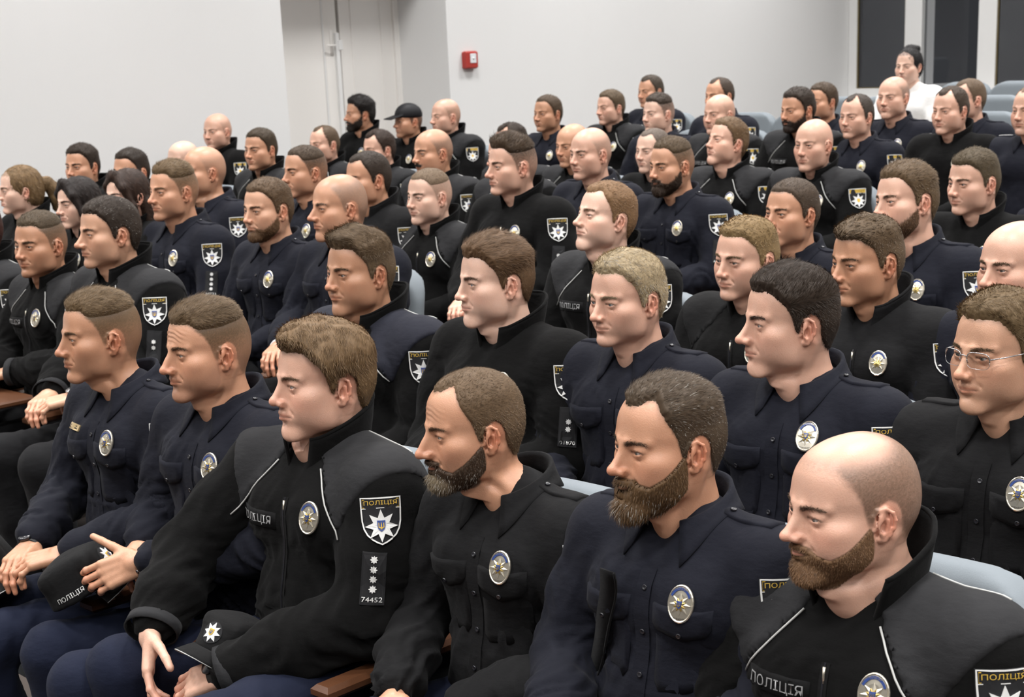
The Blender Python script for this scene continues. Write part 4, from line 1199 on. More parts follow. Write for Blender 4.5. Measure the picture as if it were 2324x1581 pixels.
def outfit(kind, b, posen, lod, seed, o):
    """clothes as a list of (name, mesh, parent name); kinds: shirt, fleece, plain, blouse"""
    pose = POSES[posen]; fl = kind in ('fleece', 'plain')
    h = (.0075, .011, .016)[lod]; infl = .019 if fl else .0105
    f = torso(h, b, pose, infl, seed, fleece=fl)
    V, F = f.mesh(relax=2)
    V = finish_shell(V, F, b, pose, .0085 if not fl else .0080, seed, fl)
    lean = b['lean']; out = []
    main = {'shirt': o.get('m', M_NAVY), 'fleece': M_FLC, 'plain': o.get('m', M_FLC), 'blouse': M_WBLOUSE}[kind]
    V = lean_y(V, lean); S = Surf(V, F)
    nm = {'shirt': 'shirt', 'fleece': 'fleece_jacket', 'plain': 'fleece_jacket', 'blouse': 'blouse'}[kind]
    out.append((nm, MB().add(V, F).data(nm, [main]), None))
    put = lambda n, mb, mats, par=nm, sm=True: out.append((n, mb.data(n, mats, sm), par)) if mb.n else None
    E = EYE; W = b['w']; fat = b['fat']
    front = np.array([.10, -1, .12])
    if kind == 'fleece':
        g = Field(f.lo, f.lo + h * (f.n - 1), h); g.n = f.n; g.ax = f.ax
        X = f.ax[0][:, None, None]; Y = f.ax[1][None, :, None]; Z = f.ax[2][None, None, :]; aX = np.abs(X)
        cut = np.maximum((E - .335) - Z, np.minimum((1.02 + (E - 1.2) - Z) * .80 + .060 - aX, .035 - Y))
        for s in (-1, 1):      # armhole seams
            sh, e, w = arm_joints(b, pose, s); u = (e - sh) / np.linalg.norm(e - sh) + np.array([s * .9, 0, .3]); u /= np.linalg.norm(u)
            cut = np.maximum(cut, np.where(X * s > .05, (X - sh[0]) * u[0] + (Y - sh[1]) * u[1] + (Z - sh[2]) * u[2] - .036, -1))
        g.f = np.maximum(f.f - (.004 if lod < 2 else .006), cut * .8 + 0 * f.f).astype(np.float32)
        YV, YF = g.mesh(relax=2)
        YV = lean_y(finish_shell(YV, YF, b, pose, .0080, seed, fl), lean)
        put('yoke_panel', MB().add(YV, YF), [o.get('ym', M_YOKE)])
        YS = Surf(YV, YF)
        for s in (-1, 1) if o.get('pipe', True) else ():
            mb = MB(); P = []
            for t in np.linspace(0, 1, 9):
                z = E - .195 - .125 * t; x = s * ((1.02 + (E - 1.2) - z) * .80 + .060 - .002)
                k = S.hit((x, -.4, z), (0, 1, 0))
                if k: P.append(k[0] + [0, -.004, 0])
            if len(P) > 2: tube(mb, P, .0019, 5)
            put('piping', mb, [M_PIPE]); mb = MB(); P = []
            for t in np.linspace(0, 1, 9):
                x = s * (.082 + .125 * t) * W; k = YS.hit((x, .085 + .012 * math.sin(3 * t), 1.3), (0, 0, -1))
                if k and k[0][2] > .8: P.append(k[0] + [0, 0, .001])
            if len(P) > 2: tube(mb, P, .0021, 5)
            put('piping', mb, [M_PIPE])
    if fl:
        mb = stand_collar(b, S, o.get('copen', 17), o.get('chgt', .066), spread=o.get('cspread', .010)); mb.V = [lean_y(np.concatenate(mb.V), lean * .0)]
        put('collar', mb, [main])
        if lod < 2:    # zip down the front
            fr = S.frame((0, -.12, E - .38), (0, -1, .1)); mb = MB()
            pts = [(0.002 * math.sin(i * .9), .125 - .03 * i) for i in range(13)]
            band(mb, S, fr, pts, .016, .0022, 0); band(mb, S, fr, pts, .0035, .0038, 1)
            q = S.lay(fr, np.array([[0, .118]]), .004)[0]; tube(mb, [q, q + [.001, -.004, -.012], q + [.002, -.005, -.026]], [.003, .002, .0032], 6, 2)
            put('zip', mb, [M_YBLK, M_BTN, M_DC[3]])
        if o.get('chest'):
            fr = S.frame((-.082, -.1, E - .312), (-.25, -1, .15)); mb = MB()
            fan(mb, S, fr, [(-.062, .018), (-.03, .018), (0, .018), (.03, .018), (.062, .018), (.062, -.018), (.03, -.018), (0, -.018), (-.03, -.018), (-.062, -.018)], .002, 0, 2)
            letters(mb, S, fr, 'ПОЛІЦІЯ', (0, 0), .108, .022, .0060, 1); put('chest_lettering', mb, [M_YBLK, M_REFL])
    elif kind == 'shirt':
        put('collar', shirt_collar(b, S, o.get('copen', 23)), [main])
        for s in (-1, 1):      # shoulder straps
            k = S.hit((s * .135 * W, .055, 1.3), (0, 0, -1))
            fr = S.frame((s * .135 * W, .052, k[0][2] if k else .98), (s * .42, -.12, 1), (-s, 0, .42)); mb = MB()
            L = .058; wd = .0215
            fan(mb, S, fr, [(-wd, -L), (0, -L), (wd, -L), (wd * 1.02, -.02), (wd * .9, .02), (wd * .8, L - .010), (0, L), (-wd * .8, L - .010), (-wd * .9, .02), (-wd * 1.02, -.02)], .0042, 0, 3)
            if lod < 2:
                q = S.lay(fr, np.array([[0, L - .018]]), .004)[0]; SS = S
                button_mesh(mb, S, q, fr[1], .0058, 1)
                mb.V[-1] = mb.V[-1] + fr[1] * .004
            put('shoulder_strap', mb, [main, M_BTN])
        if lod < 2:
            fr = S.frame((0, -.12, E - .40), (0, -1, .1)); mb = MB(); n = 15
            P = np.array([(0, .165 - .030 * i) for i in range(n)])
            band(mb, S, fr, P, .034, .0026, 0)
            put('placket', mb, [main])
            for i in range(5):
                mb = MB(); z = E - .275 - .082 * i; k = S.hit((0.002, -.5, z), (0, 1, 0))
                if k:
                    button_mesh(mb, S, k[0], (0, -1, .1), .0056); mb.V[-1] = mb.V[-1] + [0, -.0026, 0]; put('button', mb, [M_BTN])
            for s in (-1, 1):
                fr = S.frame((s * .088 * W, -.1, E - .375), (s * .28, -1, .12)); mb = MB(); a, c = .056, .0
                out_ = [(-a, .075), (0, .075), (a, .075), (a, .0), (a, -.06), (a * .8, -.075), (0, -.078), (-a * .8, -.075), (-a, -.06), (-a, 0)]
                fan(mb, S, fr, out_, .0020, 0, 4)
                fl_ = [(-a * 1.06, .080), (-a * .5, .080), (0, .080), (a * .5, .080), (a * 1.06, .080), (a * 1.06, .048), (a * .9, .036), (.012, .026), (0, .024), (-.012, .026), (-a * .9, .036), (-a * 1.06, .048)]
                fan(mb, S, fr, fl_, .0062, 0, 3)
                q = S.lay(fr, np.array([[0, .036]]), .006)[0]; button_mesh(mb, S, q, fr[1], .0052, 1); mb.V[-1] = mb.V[-1] + fr[1] * .006
                put('pocket', mb, [main, M_BTN])
    if o.get('lapel'):         # open outer jacket: folded front edge
        fr = S.frame((-.085, -.1, E - .36), (-.35, -1, .12)); mb = MB()
        for x0, wd, of, m_ in ((.050, .040, .011, 0), (.069, .004, .0125, 0)):
            n0 = 13; L = S.lay(fr, np.array([(x0 + k * wd - .0125 * i, .135 - .026 * i) for k in (-.5, .5) for i in range(n0)]), of).reshape(2, n0, 3)
            for it in range(4): L[:, 1:-1] = (L[:, :-2] + 2 * L[:, 1:-1] + L[:, 2:]) / 4
            sheet(mb, L.transpose(1, 0, 2), .003, m_)
        put('jacket_edge', mb, [M_SBLK])
    if fl and lod == 0:
        for s in (-1, 1):
            sh, e, w = arm_joints(b, pose, s); mb = MB(); d = (w - e) / np.linalg.norm(w - e)
            wrist_ring(mb, lean_y((w - d * .018)[None], lean)[0], d, (0, -.2, 1), .0600, .026, .0035, 0, 24); put('cuff_tab', mb, [M_YOKE])
    dt = lod == 0
    if o.get('badge', True) and kind != 'blouse':
        put('badge', badge(S, (.088 * W, -.1, E + o.get('bz', -.285)), (.24, -1, .16), detail=dt), M_DC, nm, False)
    if kind != 'blouse':
        sh, e, w = arm_joints(b, pose, 1)
        at = lambda t: lean_y((sh + (e - sh) * t)[None], lean)[0]
        nn = np.array([.74, -.66, .08])
        if o.get('patch', True): put('sleeve_patch', sleeve_patch(S, at(.17) + nn * .05, nn, detail=lod < 2), M_DC, nm, False)
        if o.get('tab'): put('rank_tab', rank_tab(S, at(.62) + nn * .05, nn, *o['tab'], tilt=-6), M_DC, nm, False)
    if o.get('plate'):
        fr = S.frame((-.09, -.1, E - .262), (-.25, -1, .15)); mb = MB()
        fan(mb, S, fr, [(-.033, .009), (0, .009), (.033, .009), (.033, -.009), (0, -.009), (-.033, -.009)], .004, 0, 2)
        band(mb, S, fr, [(-.014, .003), (.022, .003)], .0022, .0046, 1); band(mb, S, fr, [(-.018, -.003), (.024, -.003)], .0030, .0046, 1); put('name_plate', mb, [M_BRASS, M_TRB], nm, False)
    return out, S

def wrist_ring(mb, c, x, z, r=.029, wd=.018, th=.004, mat_=0, seg=20):
    M = hand_frame(x, z); a = 2 * np.pi * np.arange(seg) / seg; R = []
    for u, k in ((-wd / 2, 0), (-wd / 2, th), (wd / 2, th), (wd / 2, 0)):
        R.append(np.stack([np.full(seg, u), (r + k) * np.cos(a), (r * .80 + k) * np.sin(a)], 1))
    V = np.concatenate(R) @ M.T + c
    mb.add(V, np.array([[i * seg + j, i * seg + (j + 1) % seg, (i + 1) * seg + (j + 1) % seg, (i + 1) * seg + j] for i in range(3) for j in range(seg)]), mat_)
    return M

HANDS = {}
watches = []
def hands_for(posen, lod, skin, b, o):
    """both hands in base-frame coordinates"""
    mb = MB()
    for s in (-1, 1):
        sh, e, w = arm_joints(b, POSES[posen], s); hp = o.get('hand' + ('L' if s > 0 else 'R'))
        key = (lod, s, hp and hp['key'])
        if key not in HANDS:
            k = hp['kw'] if hp else {}
            V, F = hand_mesh(.0034 if lod == 0 else .0046, s=s, **k)
            if lod == 2: V, F = decimate(V, F, .22)
            HANDS[key] = (V, F)
        V, F = HANDS[key]
        if hp: x, z = hp['x'], hp['z']
        else: x, z = (-.55 * s, -.85, -.16), (0.15 * s, -.1, 1)
        M = hand_frame(x, z)
        p = w + (np.array(hp.get('off', (0, 0, 0))) if hp else 0)
        mb.add(lean_y((V @ M.T) + p, b['lean']), F, 0, hand_color(V, skin))
        wt = o.get('watch' + ('L' if s > 0 else 'R'))
        if wt: watches.append((p + M @ np.array([.002, 0, -.001]), x, z, wt))
    return mb

def join_arms(bm, nb, b, posen, sft, skin):
    V = bm.verts(); k0 = len(bm.V[0]); bust = V[:nb]; hands = V[k0:]
    if len(hands) == 0: return
    for s in (-1, 1):
        sh, e, w = arm_joints(b, POSES[posen], s)
        P = np.array([sh * .5 + np.array([0, .05, EYE - .36]) * .5, sh + [0, 0, -.03], (sh + e) / 2, e, (e + w) / 2, w])
        P[:, 1] += b['lean'] * np.clip(1 - P[:, 2], 0, None); P += sft; n0 = bm.n
        T = MB(); tube(T, P, [.035, .040, .038, .032, .030, .020], 6); TV = T.verts()[:36]
        bm.add(TV, grid_faces_ring(6, 6), 0, np.asarray(skin, float))
        jb = int(np.argmin(np.sum((bust - TV[0]) ** 2, 1))); jh = k0 + int(np.argmin(np.sum((hands - TV[-1]) ** 2, 1)))
        bm.F.append((np.array([[n0, n0 + 1, jb], [n0 + 30, n0 + 31, jh]]), np.zeros(2, int)))

def grid_faces_ring(n, seg):
    return np.array([[i * seg + j, i * seg + (j + 1) % seg, (i + 1) * seg + (j + 1) % seg, (i + 1) * seg + j] for i in range(n - 1) for j in range(seg)])

LEGS = {}
def legs_for(lod, wide=0.0):
    if (lod, wide) not in LEGS:
        V, F = legs((.011, .018, .026)[lod], wide); LEGS[lod, wide] = MB().add(V, F)
    return LEGS[lod, wide]
BOOT = None

CACHE = {}
def person(key, x, row, zeye, q, kind='shirt', b=None, pose='lap', lod=2, seed=1, label='', o=None, sc=1.0, arche=None, y=None, trb=False):
    global BOOT
    o = o or {}; b = dict(BUILD, **(b or {}))
    zf = ROWZ[row - 1]
    t = link('person', None); t.location = (x, ROWY[row - 1] if y is None else y, zf); t.scale = (sc, sc, sc); tag(t, label, 'person')
    dz = (zeye - zf) / sc - EYE
    ck = arche or key
    if ck not in CACHE: CACHE[ck] = outfit(kind, b, pose, lod, seed, o)[0]
    first = {}
    for nm, me, par in CACHE[ck]:
        ob = link(nm, me, first.get(par, t))
        if par is None: ob.location = (o.get('bx', 0), o.get('by', 0), dz + LIFT)
        first.setdefault(nm, ob)
    body, hair, brows, beard, posef = head_parts(q, lod, seed)
    up = np.array([0, 0, EYE])
    sft = np.array([o.get('bx', 0), o.get('by', 0), LIFT])
    pb = LODS[lod][0]; kz = (smooth(-.085, -.150, pb[:, 2]) * np.maximum(smooth(-.052, -.025, pb[:, 1]), smooth(-.130, -.165, pb[:, 2])))[:, None]; body.V[0] = body.V[0] + kz * (sft - [0, 0, LIFT * .6]); k2 = smooth(-.165, -.215, LODS[lod][0][:, 2])
    body.V[0][:, 0] -= (body.V[0][:, 0] - sft[0]) * .5 * k2 * (np.abs(LODS[lod][0][:, 0]) > .04); body.V[0][:, 1] -= .35 * np.clip(body.V[0][:, 1] - .05, 0, None) * k2
    bm = MB(); bm.merge(body, T=up); nb = len(body.V[0]); bm.merge(hands_for(pose, lod, q.get('skin', (.66, .40, .30)), b, o), T=sft)
    join_arms(bm, nb, b, pose, sft, q.get('skin', (.66, .40, .30)))
    bo = bm.build('body', [M_SKIN, M_EYE], t, color=True); bo.location = (0, 0, dz)
    for nm, mb in (('hair', hair), ('eyebrows', brows), ('beard', beard)):
        if mb is not None and mb.n and mb.F:
            c = MB().merge(mb, T=up).build(nm, M_HAIR, bo, color=True)
    for c_, x_, z_, wt in watches:
        c_ = c_ + sft
        mb = MB(); M = wrist_ring(mb, c_, x_, z_, .0295, .020); wo = mb.build('wristwatch' if wt != 'white' else 'bracelet', M_STRAP if wt != 'white' else M_WBLOUSE, t); wo.location = (0, 0, dz)
        if wt != 'white':
            mb = MB(); ct = c_ + M @ np.array([0, 0, .0245]); tube(mb, [ct, ct + M[:, 2] * .006, ct + M[:, 2] * .0085], [.019, .0195, .017], 20); mb.build('dial', M_DIAL if wt == 'steel' else M_BTN, wo)
    watches.clear()
    wd_ = o.get('wide', 0.0); lk = ('trousers', lod, trb, wd_)
    if lk not in CACHE: CACHE[lk] = legs_for(lod, wd_).data('trousers', [M_TRB if trb else M_TRS])
    tr_ = link('trousers', CACHE[lk], t); lr = math.radians(o.get('legs', 0)); tr_.rotation_euler = (0, 0, lr)
    if BOOT is None:
        V, F = boot(.014); BOOT = MB().add(V, F).data('boot', [M_BOOT])
    for s in (-1, 1):
        bt = link('boot', BOOT, t); bx, by = s * (.122 + wd_), -.40; bt.location = (bx * math.cos(lr) - by * math.sin(lr), bx * math.sin(lr) + by * math.cos(lr), 0); bt.rotation_euler = (0, 0, lr)
    if q.get('glasses'): glasses(t, q, posef, dz)
    return t, bo, posef, dz

def glasses(t, q, posef, dz):
    g = MB(); L = MB(); r = .019
    for s in (-1, 1):
        c = np.array([s * .033, -.1005, -.004]); th = np.linspace(0, 2 * np.pi, 25)
        sq = lambda v: np.sign(v) * np.abs(v) ** .6
        P = np.stack([c[0] + .0255 * sq(np.cos(th)), np.full(25, c[1]) + np.abs(np.cos(th)) * 0 + .010 * ((c[0] + .0255 * sq(np.cos(th))) / .06) ** 2, c[2] + .0165 * sq(np.sin(th))], 1)
        tube(g, P[:13], .0012, 6); tube(g, P[12:], .0005, 5)
        L.add(np.concatenate([[c + [0, .0025, 0]], P[:-1]]), np.array([[0, 1 + i, 1 + (i + 1) % 24] for i in range(24)]))
        tube(g, [(s * .059, -.090, .001), (s * .074, -.070, .004), (s * .081, .0, .006), (s * .080, .018, -.006)], .0013, 6)
        tube(g, [(s * .009, -.103, -.002), (s * .0095, -.099, -.010)], .0012, 5)
    tube(g, [(-.009, -.1015, .003), (0, -.1045, .006), (.009, -.1015, .003)], .0012, 6)
    root = None
    for nm, mb, m in (('glasses', g, M_DIAL), ('lens', L, M_LENS)):
        V = mb.verts(); mb.V = [posef(V * [1 + q.get('wide', 0), 1, 1], np.tile([0, 0, 0.], (len(V), 1))) + [0, 0, EYE]]
        ob = mb.build(nm, m, root or t)
        if root is None: ob.location = (0, 0, dz)
        root = root or ob
# ------------------------------------------------------------------ who sits where
BR, DB, BK, BL, LB, GB, DK = (.135, .088, .046), (.062, .040, .024), (.014, .011, .010), (.36, .26, .13), (.20, .135, .07), (.33, .27, .18), (.034, .023, .016)
TAN, PALE, PINK, MID, WARM = (.53, .280, .170), (.76, .495, .380), (.71, .425, .312), (.64, .365, .240), (.60, .320, .200)
BIG, HEAVY, SLIM = dict(w=1.04, fat=.45), dict(w=1.08, fat=.9), dict(w=.95, fat=-.1)
# key, x, row, eye height, apparent turn (0 = looks at the lens, 90 = profile), pitch, face, clothes kind, build, arm pose, options, size, short description
def Q(A, pitch=0, **k): k.update(A=A, pitch=pitch); return k
P1 = [
 ('a1', -3.557, 1, 1.225, Q(74, 0, hair=BR, skin=TAN, hollow=.7, nose=.15, ears=.9, top=.015, side=.0012, fade=.058, stubble=.10, neck=-.06, jaw=-.03, long=.03, scalp=.90, roll=-1), 'shirt', SLIM, 'lap', dict(plate=True, bx=.02, by=.01, legs=-14, copen=20, watchR='black'), .96, 'young man with faded crop and gold name plate'),
 ('b1', -3.093, 1, 1.236, Q(66, 1, hair=(.12, .078, .042), skin=WARM, fat=.35, nose=.55, hump=.5, drop=.3, top=.016, side=.0012, fade=.060, hl=-.002, stubble=.62, scalp=.90, ears=.5, chin=.3, wrinkle=1), 'shirt', BIG, 'cap', dict(legs=-16, handR=dict(key='b1R', x=(.8, -.5, -.15), z=(-.1, -.1, 1), kw={}), handL=dict(key='b1L', x=(-.61, -.72, -.34), z=(.66, -.66, .38), kw=dict(curl=(16, 42, 32), spread=1.5, thumb=(.62, .74, -.05), tcurl=10))), .97, 'man with flat brown crop and dark chin stubble'),
 ('c1', -2.669, 1, 1.208, Q(68, 0, hair=(.15, .092, .045), skin=PINK, fat=.55, nose=-.05, drop=-.4, top=.023, side=.009, fade=.02, quiff=.004, comb=(.35, -.1, -.1), sl=.6, lift=.10, hl=-.003, stubble=.05, scalp=.9, ruddy=.5, iris=(.09, .13, .16)), 'fleece', BIG, 'knees', dict(tab=(4, '74452'), bx=-.030, by=-.020, wide=.10, legs=-14, chest=True, cspread=.014, chgt=.074, watchL='black', handL=dict(key='c1L', x=(-.80, -.25, -.42), z=(.30, -.45, .80), kw=dict(curl=(10, 24, 20), spread=1.5)), handR=dict(key='c1R', x=(.34, -.40, -.82), z=(-.62, -.70, .25), kw=dict(curl=(14, 22, 18), spread=2))), 1.04, 'man with thick brown hair and sleeve number 74452'),
 ('d1', -2.200, 1, 1.166, Q(70, 4, hair=(.125, .080, .045), skin=WARM, hollow=.8, nose=.75, hump=.5, drop=.4, top=.006, side=.004, fade=.03, temple=.012, hl=.012, wrinkle=.5, beard=.010, beardc=(.050, .030, .018), btip=(.24, .19, .12), bgrey=.18, bcheek=.012, long=.01, ears=.4, scalp=.85, hn=12000), 'shirt', SLIM, 'lap', dict(m='blk', bx=.035, by=.02, legs=-12, copen=21, tab=(1, '0012')), .97, 'lean man with cropped hair and grey-tipped beard in black shirt'),
 ('e1', -1.711, 1, 1.201, Q(57, 1, hair=(.070, .048, .030), skin=WARM, nose=.45, hl=.006, temple=.013, top=.014, side=.0024, fade=.045, comb=(.1, 1, .15), beard=.012, blong=.013, deep=.05, beardc=(.105, .060, .028), bgrey=.16, scalp=.95, sl=.8, grey=.04, long=-.02), 'shirt', BIG, 'lap', dict(lapel=True, copen=27), .985, 'man with long brown beard and swept-back hair in navy shirt'),
 ('f1', -1.326, 1, 1.147, Q(58, 2, hair=(.11, .07, .042), skin=PINK, bald=True, scalp=.46, crown=.92, cz=.082, fat=.85, ruddy=.5, nose=.3, wide=.05, deep=.06, long=-.10, beard=.0055, beardc=(.16, .088, .045), bcheek=.006, brows=.6, bn=7000, neck=.12, browt=.9), 'fleece', HEAVY, 'lap', dict(chest=True, tab=(1, ''), copen=34, cspread=.034, chgt=.085, inner=False), 1.03, 'bald man with short reddish beard in fleece jacket'),
 ('a2', -5.322, 2, 1.267, Q(48, 1, hair=(.085, .06, .036), skin=TAN, hollow=.6, top=.010, side=.0010, fade=.062, stubble=.2, ears=1, nose=.2, scalp=.80), 'fleece', SLIM, 'folded', dict(chest=True), .97, 'hollow-cheeked young man with buzzed sides in second row'),
 ('b2', -4.843, 2, 1.331, Q(68, 0, hair=DK, skin=MID, nose=.65, drop=.2, top=.010, side=.006, fade=.04, hl=-.004, stubble=.18, ears=.7, grey=.03), 'fleece', BIG, 'lap', dict(tab=(2, ''), inner=False, watchL='steel'), 1.0, 'dark-haired man with grey yoke jacket and two-star sleeve tab'),
 ('c2', -3.532, 2, 1.279, Q(55, 0, hair=(.12, .08, .046), skin=TAN, fat=.75, top=.020, side=.003, fade=.045, quiff=.006, comb=(.1, -.5, .5), stubble=.12, wide=.02, nose=-.1), 'fleece', HEAVY, 'low', dict(tab=(3, '166076'), ym='nav', inner=False), 1.0, 'round-faced man with short fringe and sleeve number 166076'),
 ('d2', -2.97, 2, 1.291, Q(66, 1, hair=(.115, .066, .034), skin=PALE, fat=.7, top=.020, side=.004, fade=.030, quiff=.005, hl=-.002, comb=(.15, 1, .0), lift=.12, sl=.8, stubble=.03, nose=-.2, ruddy=.4, iris=(.09, .13, .16), scalp=.9), 'plain', HEAVY, 'lap', dict(tab=(2, '01870'), inner=False), .98, 'young man with brown swept-back hair in plain black fleece'),
 ('e2', -2.517, 2, 1.278, Q(48, 2, hair=(.36, .28, .17), skin=PINK, hollow=.3, top=.012, side=.006, fade=.03, comb=(.1, -.4, .5), grey=.2, stubble=.08, long=-.05, iris=(.10, .14, .16), brows=.4, lipc=.8), 'shirt', {}, 'lap', {}, .98, 'man with short blond hair in navy shirt'),
 ('f2', -2.025, 2, 1.262, Q(68, 1, hair=DK, skin=PINK, fat=.5, top=.017, side=.006, fade=.03, comb=(.15, .2, .4), nose=.5, stubble=.10, ears=.4, jaw=.02, hl=-.002), 'shirt', BIG, 'lap', dict(bz=-.255), 1.03, 'man with thick dark hair in navy shirt'),
 ('g2', -1.511, 2, 1.244, Q(42, 1, hair=(.14, .092, .046), skin=MID, top=.014, side=.004, fade=.04, comb=(.1, -.4, .5), glasses=True, nose=.2, stubble=.08, fat=.3, iris=(.09, .10, .09)), 'shirt', BIG, 'lap', dict(m='blk'), 1.03, 'man in thin-rimmed glasses'),
]
